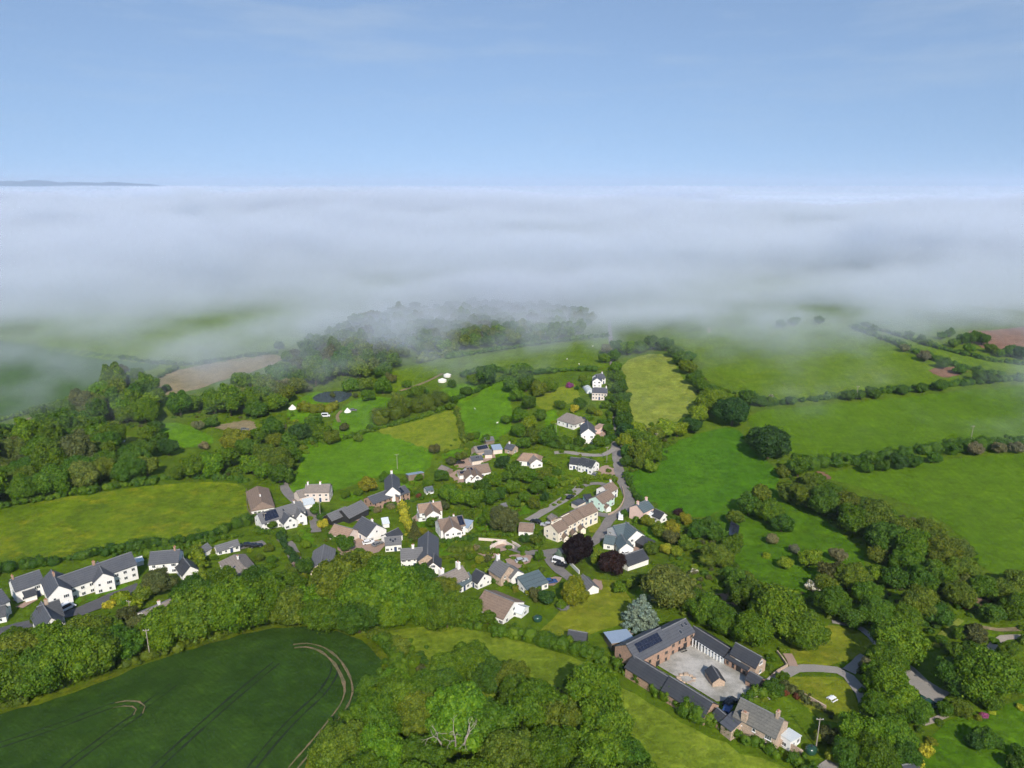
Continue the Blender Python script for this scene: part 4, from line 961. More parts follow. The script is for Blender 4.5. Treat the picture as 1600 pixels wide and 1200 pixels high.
for i_, (lab_, q_, h_) in enumerate([
 ('garden hedge between white roofed cottage lane and large slate house', [(520,846),(545,836),(572,838)], 'mid'), ('hedge below the white house with blue sunroom', [(640,846),(664,843),(700,847),(735,842)], 'deep'),
 ('long garden hedge right of the white house with blue sunroom', [(738,840),(770,836),(800,838)], 'mid'), ('hedge above the row of white cottages', [(655,882),(690,873),(735,868)], 'olive'),
 ('hedge between the big brown bungalow and stone chimneyed house', [(760,908),(790,914),(820,922)], 'deep'), ('curved hedge behind the cream terrace gardens', [(826,830),(848,842),(838,858)], 'mid'),
 ('garden hedge under the white house with solar panels', [(398,832),(430,836),(468,846)], 'mid'), ('low hedge below the brown hipped bungalow', [(345,906),(380,908),(428,886)], 'fresh'),
 ('hedge beside the brown roofed house with two gables', [(690,766),(720,758),(764,762)], 'mid'), ('hedge round the lawn left of white longhouse', [(858,724),(874,736),(868,750)], 'lime'),
 ('hedge dividing the gardens under the stone barn conversion', [(600,792),(640,784),(660,780)], 'deep'), ('hedge behind the grey outbuilding by estate drive', [(330,848),(352,842),(380,838)], 'mid')]):
    hedge(lab_, q_, 2.2, 1.6, h_, 40)

# ------------------------------------------------------------------ single trees, cluster by cluster
ORD = ['first', 'second', 'third', 'fourth', 'fifth', 'sixth', 'seventh', 'eighth', 'ninth', 'tenth', 'eleventh', 'twelfth', 'thirteenth', 'fourteenth', 'fifteenth', 'sixteenth', 'seventeenth', 'eighteenth', 'nineteenth', 'twentieth', 'twenty-first', 'twenty-second', 'twenty-third', 'twenty-fourth', 'twenty-fifth']
ZONES = [(835, 915, 820, 960, 'near the beeches and lane end'), (690, 800, 690, 830, 'in the overgrown plot below the panelled houses'), (800, 900, 700, 830, 'between the white longhouse and cream terrace'),
         (640, 700, 670, 840, 'around the white house with cross gable'), (470, 640, 740, 840, 'between long black barn and stone barn conversion'), (395, 470, 800, 880, 'below the white house with solar panels'),
         (440, 640, 830, 910, 'by the lane ends above the oaks'), (690, 860, 830, 890, 'in the gardens along the curving lane'), (690, 860, 885, 960, 'beside the blue slate outbuilding'), (0, 1600, 0, 1200, 'elsewhere among the village gardens')]
KIND_BY = {'orchard trees': 'garden_tree', 'garden trees right of the farm': 'garden_tree', 'garden trees of the upper cottages': 'garden_tree', 'village garden trees': 'garden_tree', 'trees by the pink house': 'garden_tree', 'garden trees of the white estate': 'garden_tree',
           'trees between lane and pastures': 'hedgerow_tree', 'trees at the lane bend': 'hedgerow_tree', 'trees along the upper lane': 'hedgerow_tree', 'far hillside trees': 'hedgerow_tree', 'shelterbelt trees by the hill pasture': 'hedgerow_tree'}
def cluster(where, group, items, name='broadleaf_tree', noun='tree', cat='tree'):
    if where == 'in the middle of the village gardens':
        zs_ = {}
        for it in items: zs_.setdefault(next(z[4] for z in ZONES if z[0] <= it[0] < z[1] and z[2] <= it[1] < z[3]), []).append(it)
        for k, v in zs_.items(): cluster(k, group, v, name, noun, cat)
        return
    by = {}
    for it in items: by.setdefault(it[3], []).append(it)
    for hue, L in by.items():
        L.sort(key=lambda t: t[0])
        big = max(L, key=lambda t: t[2])
        for k, it in enumerate(L):
            kind = it[4] if len(it) > 4 else 'auto'
            zs = it[5] if len(it) > 5 else 1.0
            if len(L) == 1: lab = f'the only {WORD[hue]} {noun} {where}'
            elif len(L) == 2: lab = f'{WORD[hue]} {noun} {where}, {"left" if k == 0 else "right"} one of two'
            elif k == 0: lab = f'leftmost {WORD[hue]} {noun} {where}'
            elif k == len(L)-1: lab = f'rightmost {WORD[hue]} {noun} {where}'
            else: lab = f'{ORD[k]} {WORD[hue]} {noun} from the left {where}'
            nm = KIND_BY.get(group, name) if name == 'broadleaf_tree' else name
            if kind in ('cone', 'spread') and name == 'broadleaf_tree': nm = 'conifer'
            if kind == 'shrub' and name == 'broadleaf_tree': nm = 'shrub'
            plant(nm, 'shrub' if kind == 'shrub' and cat == 'tree' else cat, lab, it[0], it[1], it[2], hue, kind, group, zs)

cluster('in the front copse below the olive meadow', 'trees of the front copse', [
 (735,1032,36,'fresh'),(696,1048,31,'mid'),(764,1056,30,'deep'),(800,1066,29,'olive'),(660,1080,34,'mid'),(616,1072,27,'fresh'),(611,1100,44,'fresh'),(578,1122,42,'mid'),(652,1118,36,'olive'),
 (712,1122,54,'fresh'),(760,1138,50,'mid'),(840,1104,46,'fresh'),(872,1126,42,'olive'),(925,1086,46,'fresh'),(938,1132,46,'mid'),(532,1172,42,'olive'),(596,1180,40,'fresh'),(660,1188,38,'mid'),(788,1180,44,'olive'),
 (862,1176,46,'mid'),(938,1180,46,'fresh'),(985,1184,34,'deep'),(626,1012,16,'olive'),(577,1072,22,'deep'),(812,1095,34,'mid'),(700,1075,34,'deep'),(560,1228,45,'mid'),(645,1236,45,'fresh'),(730,1230,45,'fresh'),(825,1234,45,'olive'),(920,1234,45,'mid'),(1000,1226,34,'mid')])
cluster('in the oak belt above the wheat field', 'oaks between wheat field and village', [
 (14,1056,46,'fresh'),(60,1052,44,'mid'),(104,1036,46,'fresh'),(152,1018,44,'mid'),(36,1016,34,'olive'),(84,1000,36,'fresh'),(130,992,34,'olive'),(186,1008,34,'deep'),(226,996,22,'olive'),(262,980,40,'fresh'),(312,964,46,'mid'),
 (362,952,48,'fresh'),(412,940,44,'mid'),(300,938,34,'deep'),(352,922,36,'mid'),(400,912,30,'deep'),(448,950,34,'olive'),(452,918,28,'mid'),(486,940,34,'fresh'),(528,916,50,'olive'),(574,930,46,'mid'),(618,925,48,'fresh'),
 (506,962,32,'mid'),(660,944,36,'fresh'),(698,958,32,'mid'),(556,890,32,'olive'),(604,896,34,'mid'),(732,956,24,'fresh'),(560,965,34,'deep'),(612,958,28,'fresh'),(655,908,28,'deep'),(690,922,24,'olive'),(762,966,13,'mid')])
cluster('behind the estate houses by the oaks', 'garden trees of the white estate', [
 (242,912,24,'brown'),(222,928,16,'olive'),(20,1000,22,'mid'),(62,968,14,'mid'),(190,934,14,'lime','shrub'),(170,944,10,'gorse','shrub'),(210,946,12,'lime','shrub'),(196,960,15,'brown'),(212,975,16,'brown'),(170,985,20,'mid'),(335,900,14,'olive'),(352,905,14,'mid')])
cluster('in the shelterbelt beside the lower hill pasture', 'shelterbelt trees by the hill pasture', [
 (1236,768,20,'olive'),(1262,775,24,'olive'),(1292,786,26,'deep'),(1320,790,24,'olive'),(1340,812,30,'mid'),(1372,815,30,'olive'),(1385,842,30,'deep'),(1412,832,28,'olive'),(1432,858,32,'mid'),(1452,838,26,'olive'),
 (1470,868,30,'olive'),(1420,880,24,'mid'),(1494,860,24,'willow'),(1500,892,26,'olive'),(1465,900,26,'mid'),(1510,915,18,'willow'),(1440,905,22,'deep'),(1265,750,14,'olive'),(1300,768,16,'mid'),(1352,790,16,'deep')])
cluster('round the orchard below the pasture', 'orchard trees', [
 (1170,790,20,'deep'),(1190,772,16,'olive'),(1200,800,22,'mid'),(1222,818,18,'deep'),(1148,808,14,'olive'),(1265,872,18,'lime'),(1228,880,12,'lime'),(1198,868,7,'lime','shrub'),(1310,868,13,'grey'),(1240,858,9,'grey'),(1207,842,10,'grey'),
 (1372,868,16,'olive'),(1330,905,24,'olive'),(1300,895,20,'brown'),(1412,880,15,'bronze'),(1372,900,15,'lime'),(1355,925,22,'mid'),(1400,905,20,'deep'),(1450,912,20,'mid')])
cluster('in the dense garden right of the farm buildings', 'garden trees right of the farm', [
 (1046,914,42,'willow'),(1115,830,18,'deep'),(1122,868,24,'olive'),(1145,852,18,'mid'),(1090,830,16,'deep'),(1212,950,46,'fresh'),(1172,930,30,'mid'),(1150,908,20,'deep'),(1260,986,34,'mid'),(1172,982,32,'fresh'),
 (1135,968,28,'mid'),(1105,952,28,'fresh'),(1082,938,24,'mid'),(1300,940,26,'mid'),(1290,912,18,'olive'),(1365,955,26,'mid'),(1330,965,20,'deep'),(1408,1000,40,'fresh'),(1385,1030,28,'mid'),(1440,945,30,'olive'),(1420,965,24,'mid'),(1468,962,20,'deep'),
 (1536,1055,46,'mid'),(1500,1062,32,'deep'),(1574,1052,30,'mid'),(1380,1060,36,'mid'),(1402,1088,32,'fresh'),(1362,1040,18,'grey'),(1428,1112,24,'mid'),(1372,1108,26,'mid'),(1352,1150,38,'fresh'),(1396,1148,34,'mid'),(1330,1182,26,'deep'),(1372,1186,34,'mid'),(1410,1180,26,'deep'),
 (1500,930,22,'olive'),(1535,920,22,'mid'),(1570,925,22,'olive'),(1588,950,24,'mid'),(1550,960,18,'deep'),(1590,905,20,'olive'),(1525,990,18,'brown'),(1490,1018,14,'mid'),(1515,1012,14,'deep'),(1500,990,12,'mid'),(1575,1015,14,'mid'),(1592,1060,26,'fresh'),(1550,1100,16,'mid'),
 (1500,1108,16,'olive'),(1478,1108,14,'mid'),(1470,1000,10,'mid'),(1210,1075,15,'deep'),(1222,1060,10,'mid'),(1540,1155,18,'deep'),(1525,1160,14,'dark'),(1560,1162,10,'deep'),(1598,1180,14,'deep'),(1590,1196,16,'deep'),(1296,1150,17,'brown'),(1282,1150,12,'gold'),(1312,1160,12,'mid'),(1300,1180,12,'gold')])
cluster('between the lane and the ridge pastures', 'trees between lane and pastures', [
 (1145,645,27,'dark'),(1202,692,32,'dark'),(1185,682,18,'dark'),(1108,632,22,'lime'),(1092,648,16,'lime'),(1082,664,15,'dark'),(1122,620,14,'lime'),(1170,622,16,'deep'),(1248,730,20,'mid'),(1225,738,12,'olive'),(1278,750,12,'mid'),(1190,628,9,'deep'),(1205,627,9,'deep'),(1232,626,8,'dark'),(1325,618,10,'deep'),(1365,614,11,'deep'),(1344,617,9,'deep'),
 (1440,606,10,'deep'),(1470,603,10,'deep'),(1410,610,9,'deep'),(1530,589,11,'deep'),(1550,592,9,'deep'),(1500,578,9,'deep'),(1475,568,10,'deep'),(1445,557,10,'grey'),(1412,544,8,'grey'),(1380,727,12,'deep'),(1405,722,13,'dark'),(1430,722,12,'deep'),(1355,730,11,'deep'),(1460,715,11,'deep'),(1525,702,12,'grey'),(1562,700,11,'grey'),(1588,700,11,'grey')])
cluster('on the wooded bank at the lane bend', 'trees at the lane bend', [
 (1040,670,18,'lime'),(1025,678,15,'olive'),(1058,672,14,'lime'),(1010,690,18,'mid'),(990,682,16,'mid'),(978,690,14,'lime'),(1000,706,20,'olive'),(1022,712,16,'mid'),(982,706,14,'deep'),(1016,730,12,'lime'),(1000,724,12,'olive'),(978,722,10,'deep'),(996,670,14,'lime'),(1068,662,10,'deep')])
cluster('in the row along the upper village lane', 'trees along the upper lane', [
 (966,590,12,'mid'),(968,606,13,'deep'),(970,622,14,'deep'),(972,640,15,'mid'),(976,656,16,'deep'),(980,672,16,'dark'),(962,574,11,'mid'),(960,556,11,'deep'),(963,540,12,'deep'),(980,545,13,'mid'),(1000,542,12,'deep'),(1020,536,13,'deep'),(1040,538,13,'deep'),(1055,548,13,'mid'),(1066,560,14,'deep'),(1076,574,14,'olive'),(1086,590,14,'deep'),(1096,602,14,'mid'),(1106,612,13,'deep'),(1118,610,12,'mid'),(1078,556,10,'deep'),(948,545,9,'grey'),(945,560,9,'mid')])
cluster('in the gardens around the upper cottages', 'garden trees of the upper cottages', [
 (815,582,20,'mid'),(800,600,16,'deep'),(822,598,18,'deep'),(808,616,14,'mid'),(826,628,15,'deep'),(842,608,15,'olive'),(860,604,13,'mid'),(812,648,15,'mid'),(828,660,16,'lime'),(845,648,12,'deep'),(835,680,18,'olive'),(855,680,18,'deep'),(808,672,14,'mid'),(818,692,12,'deep'),(790,655,10,'mid'),(901,606,5,'dark','shrub'),(890,602,7,'purple','shrub'),(905,630,12,'deep'),(898,638,8,'gorse'),(925,640,9,'olive'),(915,600,8,'mid'),(912,590,8,'olive'),(935,645,8,'gold','shrub'),(920,652,8,'mid','shrub'),(945,632,8,'mid'),(940,660,8,'deep'),(880,690,14,'mid'),(905,690,12,'deep'),(935,690,12,'mid'),(950,668,10,'deep'),(866,660,6,'lime','shrub'),(876,632,10,'mid')])
cluster('round the pond and campsite', 'trees round the pond and campsite', [
 (760,588,20,'deep'),(742,592,12,'mid'),(706,600,8,'deep'),(728,612,10,'deep'),(650,612,13,'mid'),(620,622,11,'olive'),(598,604,15,'mid'),(572,600,14,'olive'),(548,602,14,'mid'),(575,618,11,'mid'),(598,580,15,'deep'),(555,618,5,'brown'),(519,617,5,'brown'),(480,606,8,'grey'),(562,578,16,'olive'),(610,592,10,'brown'),(636,600,8,'mid'),(665,612,6,'deep'),(702,635,8,'mid'),(710,625,8,'deep'),
 (425,668,17,'deep'),(405,682,15,'mid'),(470,676,19,'dark'),(452,690,15,'deep'),(500,676,16,'mid'),(520,684,13,'olive'),(490,660,14,'deep'),(538,668,8,'brown'),(430,690,14,'olive'),(560,684,8,'olive'),(578,668,7,'mid'),(450,600,10,'grey')])
cluster('beside the meadow corner and brown bungalow', 'trees by the meadow corner', [
 (432,722,26,'olive'),(412,730,20,'mid'),(452,712,20,'mid'),(392,725,20,'fresh'),(368,690,22,'gold'),(355,715,20,'mid'),(330,728,20,'fresh'),(302,730,20,'mid'),(388,700,16,'deep'),(440,742,18,'deep'),(410,706,16,'olive'),(280,738,14,'mid'),(318,696,8,'grey'),(310,665,9,'grey'),(330,660,11,'deep'),(248,690,16,'deep'),(262,700,16,'dark'),(232,676,16,'mid'),(242,668,12,'deep'),(215,696,10,'mid')])
cluster('in the middle of the village gardens', 'village garden trees', [
 (903,859,24,'copper','auto',1.1),(956,879,21,'bronze','auto',1.25),(934,872,13,'lime','tall'),(898,926,21,'gold','auto',1.35),(853,932,16,'dark','auto',1.1),(838,930,12,'brown'),(878,945,10,'mid'),(842,868,9,'mid','tall'),(788,812,22,'brown'),(760,806,14,'fresh','tall'),(726,806,15,'mid'),(742,780,18,'mid'),(716,776,18,'fresh'),(700,770,16,'mid'),(765,776,16,'deep'),(782,770,12,'deep','tall'),(806,738,20,'deep'),(828,742,16,'mid'),(784,722,12,'dark','auto',1.2),(770,748,16,'mid'),(755,760,16,'deep'),(800,760,16,'fresh'),(840,762,15,'mid'),(860,752,14,'fresh'),(850,740,14,'olive'),(870,738,10,'mid'),(852,776,8,'dark','tall'),(835,786,12,'olive'),(820,776,11,'mid'),(806,786,9,'mid'),(690,790,12,'brown'),(675,805,12,'mid'),(648,828,12,'brown','cone'),(660,830,10,'gold'),(675,815,12,'deep'),(655,745,8,'mid'),(668,755,10,'mid'),(690,742,13,'deep'),(678,702,10,'brown'),(735,682,8,'olive'),(745,680,8,'mid'),(720,712,10,'olive'),(705,720,9,'brown'),(820,842,10,'dark'),(836,842,12,'olive'),(815,858,7,'mid'),(742,712,7,'mid'),(760,685,9,'mid'),(655,775,6,'russet'),(640,770,7,'mid'),(575,755,17,'gold'),(560,768,9,'mid'),(540,772,9,'mid'),(600,745,10,'deep'),(478,850,9,'lime'),(505,818,10,'yellow'),(494,796,11,'mid'),(520,835,9,'deep'),(540,848,17,'deep'),(560,862,10,'mid'),(440,830,8,'mid'),(425,820,9,'mid'),(410,815,8,'deep'),(440,812,8,'olive'),(420,856,9,'olive'),(425,874,9,'mid'),(405,870,9,'olive'),(475,885,18,'deep'),(452,898,16,'olive'),(470,905,12,'gold'),(610,790,8,'grey','shrub'),(590,796,8,'grey','shrub'),(618,782,6,'russet'),(632,750,7,'mid'),(820,885,5,'lime'),(806,920,7,'gold'),(815,915,6,'russet'),(826,925,7,'gold'),(838,918,8,'mid'),(720,872,8,'olive'),(735,870,8,'mid'),(750,874,9,'gold'),(762,872,8,'brown'),(778,880,7,'mid'),(745,856,7,'grey'),(700,850,6,'mid')])
cluster('around the pink house and the slate garage', 'trees by the pink house', [
 (1012,814,11,'gold'),(1050,826,15,'gold'),(1030,830,14,'olive'),(1048,840,14,'brown'),(1040,858,10,'yellow'),(1058,862,10,'lime'),(1018,858,12,'olive'),(1072,850,14,'mid'),(1085,830,12,'deep'),(1072,812,10,'gold'),(1060,800,8,'bronze','shrub'),(1020,790,8,'mid','shrub'),(995,812,8,'mid','shrub'),(975,803,6,'deep','tall'),(968,918,11,'mid'),(985,912,9,'lime'),(1000,905,9,'mid')])
plant('conifer', 'tree', 'large silvery blue cedar beside the dry lawn and stone barns', 1003, 948, 30, 'blue', 'spread', None, 1.1)
plant('conifer', 'tree', 'smaller silvery blue spruce tip rising behind the cedar', 1022, 925, 10, 'blue', 'cone')
plant('conifer', 'tree', 'small silvery blue conifer next to the black purple beech', 873, 868, 9, 'blue', 'cone', None, .6)
cluster('with white may blossom in the gardens', 'blossoming hawthorns', [(1270,917,11,'grey','may'),(1438,956,6,'grey','may'),(1085,893,6,'grey','may'),(622,1018,9,'grey','may'),(235,970,9,'grey','may'),(975,698,6,'grey','may'),(1080,580,5,'grey','may'),(1205,620,4,'grey','may')], 'hawthorn', 'hawthorn')
cluster('beside the curved garden drive and lawn', 'coloured garden shrubs', [(1445,1172,12,'gorse','shrub'),(1430,1190,12,'gorse','shrub'),(1455,1158,9,'gold','shrub'),(1550,1112,6,'gorse','shrub'),(1528,1122,6,'gold','shrub'),(1538,1118,6,'purple','shrub'),(1596,1105,7,'gorse','shrub'),(1512,1118,8,'lime','shrub'),(1195,1092,6,'lime','shrub'),(1245,1088,6,'russet','shrub'),(1228,1082,6,'russet','shrub'),(1502,1078,8,'mid','shrub'),(1468,1128,7,'mid','shrub'),(1350,1040,8,'grey','shrub'),(1507,948,6,'russet','shrub')])

# ------------------------------------------------------------------ woodland beyond the meadow
def wood(where, group, poly, sp, seed, hues, rr=(.55, .8), noun='tree'):
    rs = random.Random(seed)
    for q in poisson(poly, sp, seed):
        if any((q[0]-t[0])**2+(q[1]-t[1])**2 < (t[2]*.75)**2 for t in ALLTREES): continue
        plant('woodland_tree', 'tree', where, 0, 0, 0, rs.choice(hues), 'auto' if rs.random() < .8 else 'tall', group, rs.uniform(.9, 1.2), (q[0], q[1], sp*rs.uniform(*rr)*1.12))
WH = ['mid', 'mid', 'deep', 'olive', 'fresh', 'mid', 'willow', 'deep', 'mid', 'olive', 'fresh', 'deep', 'brown']
wood('one of the mixed trees in the woodland above the buttercup meadow', 'woodland above the buttercup meadow', [(-20,796),(-20,700),(0,692),(30,690),(70,668),(110,648),(160,622),(200,606),(250,622),(236,655),(225,668),(170,668),(150,688),(190,708),(232,722),(232,752),(150,764),(60,780)], 8.4, 5, WH)
wood('one of the mixed trees in the woodland between stubble field and pond', 'woodland behind the pond', [(268,654),(335,632),(400,610),(440,598),(490,572),(560,550),(562,588),(500,602),(465,615),(440,640),(405,655),(330,652),(262,655)], 9.0, 6, WH)
def far_wood():
    rs = np.random.default_rng(9); V, Fq, off = [], [], 0; Vt = []; cols = []
    base = [np.array([v.co[:] for v in m.vertices]) for m in LOW]; fac = [[tuple(p.vertices) for p in m.polygons] for m in LOW]
    pts = poisson([(440,566),(500,538),(560,508),(640,490),(740,482),(850,482),(930,500),(900,528),(820,540),(745,545),(690,552),(640,560),(600,585),(562,592)], 8.6, 8)
    o0 = P(650, 520); fl = []; vs = []
    for q in pts:
        k = rs.integers(5); s = 8.6*rs.uniform(.45, .85); a = rs.uniform(0, 6.28); c, sn = math.cos(a)*s, math.sin(a)*s
        B = base[k]; z = float(H(q[0], q[1]))-o0.z
        vs.append(np.column_stack((B[:, 0]*c-B[:, 1]*sn+q[0]-o0.x, B[:, 0]*sn+B[:, 1]*c+q[1]-o0.y, B[:, 2]*s*rs.uniform(.75, 1.15)+z)))
        fl += [tuple(i+off for i in f) for f in fac[k]]; off += len(B)
        c = PAL[rs.choice(WH)]; j = rs.uniform(.85, 1.15); cols.append(np.tile((c[0]*j, c[1]*j, c[2]*j, 1.0), (len(B), 1)))
    me = mesh_np('woodland', np.concatenate(vs), fl, M_species)
    at_ = me.color_attributes.new('species', 'FLOAT_COLOR', 'POINT'); at_.data.foreach_set('color', np.concatenate(cols).astype(np.float32).ravel())
    tag(link('woodland', me, None, o0), kind='stuff')
far_wood()
cluster('on the misty hillside beyond the ridge hedge', 'far hillside trees', [(1505,530,10,'deep'),(1520,528,12,'deep'),(1535,530,11,'deep'),(1490,536,9,'mid'),(1515,545,9,'mid'),(1550,545,9,'mid'),(1580,548,12,'deep'),(1597,552,12,'dark'),(1470,525,7,'deep'),(1440,528,7,'deep'),(1420,522,7,'mid'),(1485,520,8,'deep'),(1450,535,7,'mid'),(1565,552,8,'deep'),(1240,502,9,'deep'),(1220,506,8,'deep'),(1280,500,8,'deep'),(1365,515,7,'deep'),(214,584,11,'deep'),(203,592,11,'mid'),(190,580,11,'brown'),(170,608,13,'brown'),(160,615,10,'olive'),(226,592,8,'deep'),(436,540,8,'deep'),(110,645,12,'deep'),(260,606,7,'deep'),(15,690,16,'dark')])

# ------------------------------------------------------------------ small shrubs filling gardens and banks
def shrubs(where, group, poly, sp, seed, hues, size=(.6, 1.5)):
    rs = random.Random(seed)
    for q in poisson(poly, sp, seed):
        if any((q[0]-t[0])**2+(q[1]-t[1])**2 < (t[2]*.8+.5)**2 for t in ALLTREES): continue
        if any(abs(q[0]-b[0])+abs(q[1]-b[1]) < b[2] for b in KEEPOUT): continue
        plant('shrub', 'shrub', where, 0, 0, 0, rs.choice(hues), 'shrub', group, 1, (q[0], q[1], rs.uniform(*size)))
KEEPOUT = []
SH = ['mid', 'mid', 'deep', 'fresh', 'olive', 'lime', 'olive', 'fresh']

def dead_limbs():
    "an oak in the copse whose upper limbs have died back to bare grey branches"
    p, rm = at_center(712, 1136, 50, .8); rs = np.random.default_rng(77)
    t = next(o for o in bpy.data.objects if o.get('label') and (o.location-p).length < 9 and o.name.startswith('broadleaf_tree'))
    mb = MB()
    def limb(a, d, L, r, n):
        b = a+d*L; mb.tube(a, b, r, r*.62, 5)
        if n:
            for _ in range(2 if n < 4 else 3):
                d2 = (d+Vector(rs.normal(0, .48, 3))+Vector((0, -.12, .10))).normalized(); limb(b, d2, L*rs.uniform(.62, .85), r*.58, n-1)
    for x in (-2.6, .4, 2.2):
        limb(Vector((x, -5.5, 5.5+abs(x)*.2)), Vector((x*.10, -.35, .9)).normalized(), 2.4, .2, 4)
    o = link('bare_branches', mb.mesh('bare_branches', M_deadwood), t)
    o.matrix_parent_inverse = (Matrix.Translation(t.location) @ Matrix.Rotation(t.rotation_euler.z, 4, 'Z') @ Matrix.Diagonal((*t.scale, 1))).inverted() @ Matrix.Translation(p)
    t['label'] = 'large oak with bare grey dead branches low in the front copse'
dead_limbs()
# ------------------------------------------------------------------ shrub fills
shrubs('one of the small shrubs filling the village gardens below the long dark barn', 'garden shrubs in the lower left village', [(400,806),(500,812),(520,840),(500,870),(470,905),(440,905),(400,885),(300,905),(285,890),(330,862),(400,846)], 5.2, 31, SH)
shrubs('one of the small shrubs in the gardens around the white cottages', 'garden shrubs in the lower village', [(630,836),(700,830),(780,846),(850,862),(860,890),(800,905),(760,905),(700,882),(660,880)], 4.2, 32, SH)
shrubs('one of the green bushes in the overgrown plot behind the cream terrace', 'bushes in the overgrown village plot', [(640,755),(700,745),(760,735),(860,735),(930,752),(880,780),(840,800),(800,835),(740,840),(730,800),(660,785)], 5.0, 33, SH)
shrubs('one of the small shrubs in the gardens of the upper village', 'garden shrubs in the upper village', [(660,700),(740,680),(830,690),(950,690),(955,740),(860,745),(760,735),(690,735)], 5.4, 34, SH)
shrubs('one of the shrubs around the pink house and slate garage', 'garden shrubs by the slate garage', [(985,805),(1060,805),(1100,830),(1110,880),(1080,900),(1010,880),(1000,850)], 4.4, 35, SH)
shrubs('one of the wild bushes in the overgrown orchard garden', 'wild bushes in the orchard garden', [(1100,900),(1160,890),(1240,930),(1330,910),(1400,870),(1520,900),(1600,940),(1600,1020),(1500,1000),(1440,990),(1350,960),(1290,960),(1180,910)], 6.0, 36, ['mid', 'mid', 'olive', 'deep', 'fresh'], (.8, 2.0))
shrubs('one of the bushes along the garden drive right of the farm', 'bushes along the garden drive', [(1180,1000),(1230,1000),(1210,1050),(1200,1060)], 3.6, 37, SH)
shrubs('one of the bushes in the rough ground below the pond', 'bushes below the campsite', [(395,660),(470,640),(520,690),(470,712),(420,700)], 5.5, 38, SH, (.8, 2.2))
shrubs('one of the shrubs in the gardens between estate and oak belt', 'garden shrubs of the white estate', [(160,950),(240,920),(300,905),(330,910),(260,950),(200,990),(150,990)], 4.5, 39, SH)
shrubs('one of the bushes at the foot of the wooded lane bank', 'bushes on the lane bank', [(965,690),(1030,690),(1060,680),(1040,720),(1000,740),(975,735)], 4.2, 40, SH, (.8, 2.0))

UH = ['mid', 'deep', 'olive', 'mid', 'fresh', 'brown', 'deep']
undergrowth([(-20,798),(-20,700),(0,692),(70,668),(150,625),(200,606),(250,622),(236,655),(225,668),(170,668),(150,688),(190,708),(232,722),(232,752),(150,766),(60,784)], 3.4, 71, UH)
undergrowth([(266,652),(335,630),(400,608),(440,598),(490,574),(560,542),(560,590),(500,602),(465,615),(440,640),(405,655),(330,652),(262,655)], 4.0, 72, UH)
undergrowth([(280,745),(285,720),(330,705),(390,690),(425,660),(465,660),(530,690),(470,706),(462,745),(440,760),(400,750),(330,745)], 3.4, 73, UH)
undergrowth([(985,665),(1040,665),(1070,660),(1050,695),(1025,730),(985,738),(972,700)], 2.8, 74, UH)
undergrowth([(1225,745),(1275,745),(1330,775),(1400,800),(1470,830),(1530,870),(1520,915),(1440,915),(1400,890),(1330,840),(1280,805)], 3.0, 75, UH)
undergrowth([(1060,830),(1110,820),(1150,880),(1200,925),(1200,985),(1130,975),(1060,960),(1040,900)], 2.8, 76, UH)
undergrowth([(1240,930),(1340,905),(1400,900),(1440,930),(1470,980),(1440,1000),(1370,985),(1290,965),(1240,965)], 2.8, 77, UH)
undergrowth([(1440,930),(1540,905),(1620,900),(1620,960),(1530,965),(1470,960)], 3.0, 78, UH)
undergrowth([(1345,1040),(1400,1040),(1420,1080),(1450,1110),(1420,1200),(1320,1210),(1345,1130)], 2.6, 79, UH)
undergrowth([(0,1105),(0,1060),(150,1000),(300,960),(480,930),(480,965),(400,975),(250,1015),(130,1062)], 3.0, 80, UH)
undergrowth([(640,760),(700,750),(780,740),(860,740),(925,755),(870,790),(800,805),(780,840),(740,830),(730,800),(670,785)], 3.2, 81, ['mid', 'fresh', 'lime', 'olive', 'mid'], (.6, 1.3))
undergrowth([(955,600),(975,590),(985,660),(975,700),(962,690)], 2.6, 82, UH)
undergrowth([(1060,545),(1085,575),(1120,605),(1170,620),(1160,640),(1100,640),(1085,600),(1055,560)], 3.2, 83, UH)
undergrowth([(520,1200),(560,1120),(620,1060),(640,1000),(700,1030),(780,1060),(900,1090),(970,1170),(980,1230),(520,1240)], 3.2, 84, UH)

# ------------------------------------------------------------------ cars, tents, poles
def car_parts(paint, van=False):
    b = MB(); g = MB()
    L, Wd = (2.3, .92) if not van else (2.6, 1.0)
    hb, hc = (.85, 1.42) if not van else (1.0, 2.2)
    prof = [(-L, .32), (-L, .7), (-L+.12, hb-.02), (-L+.5, hb), (L-1.1, hb), (L-.25, hb-.12), (L, .62), (L-.02, .32)]
    b.prism(prof, 1, -Wd, Wd)
    r0, r1 = (-L+.35, .9) if not van else (-L+.1, 1.7)
    cab = [(r0, hb), (r0+.35 if not van else r0+.08, hc), (r1-.75 if not van else r1-.5, hc), (r1, hb)]
    b.prism(cab, 1, -Wd+.1, Wd-.1)
    g.prism([(r0+.12, hb+.06), (r0+.40, hc-.09), (r1-.8, hc-.09), (r1-.22, hb+.06)], 1, -Wd+.085, -Wd+.099)
    g.prism([(r0+.12, hb+.06), (r0+.40, hc-.09), (r1-.8, hc-.09), (r1-.22, hb+.06)], 1, Wd-.099, Wd-.085)
    for a, c, s in ((r1, r1-.75, 1), (r0, r0+.35, -1)):
        d = .02*s; g.add([(a+d, -Wd+.2, hb+.05), (a+d, Wd-.2, hb+.05), (c+d, Wd-.25, hc-.05), (c+d, -Wd+.25, hc-.05)], [(0, 1, 2, 3)])
    w = MB(); w.tube((0, -.11, 0), (0, .11, 0), .32, .32, 12, 0); w.tube((0, -.13, 0), (0, .13, 0), .19, .19, 10, 1)
    return b.mesh('body', paint), g.mesh('window', M_glass), w.mesh('wheel', [M_black, M_lead]), L, Wd
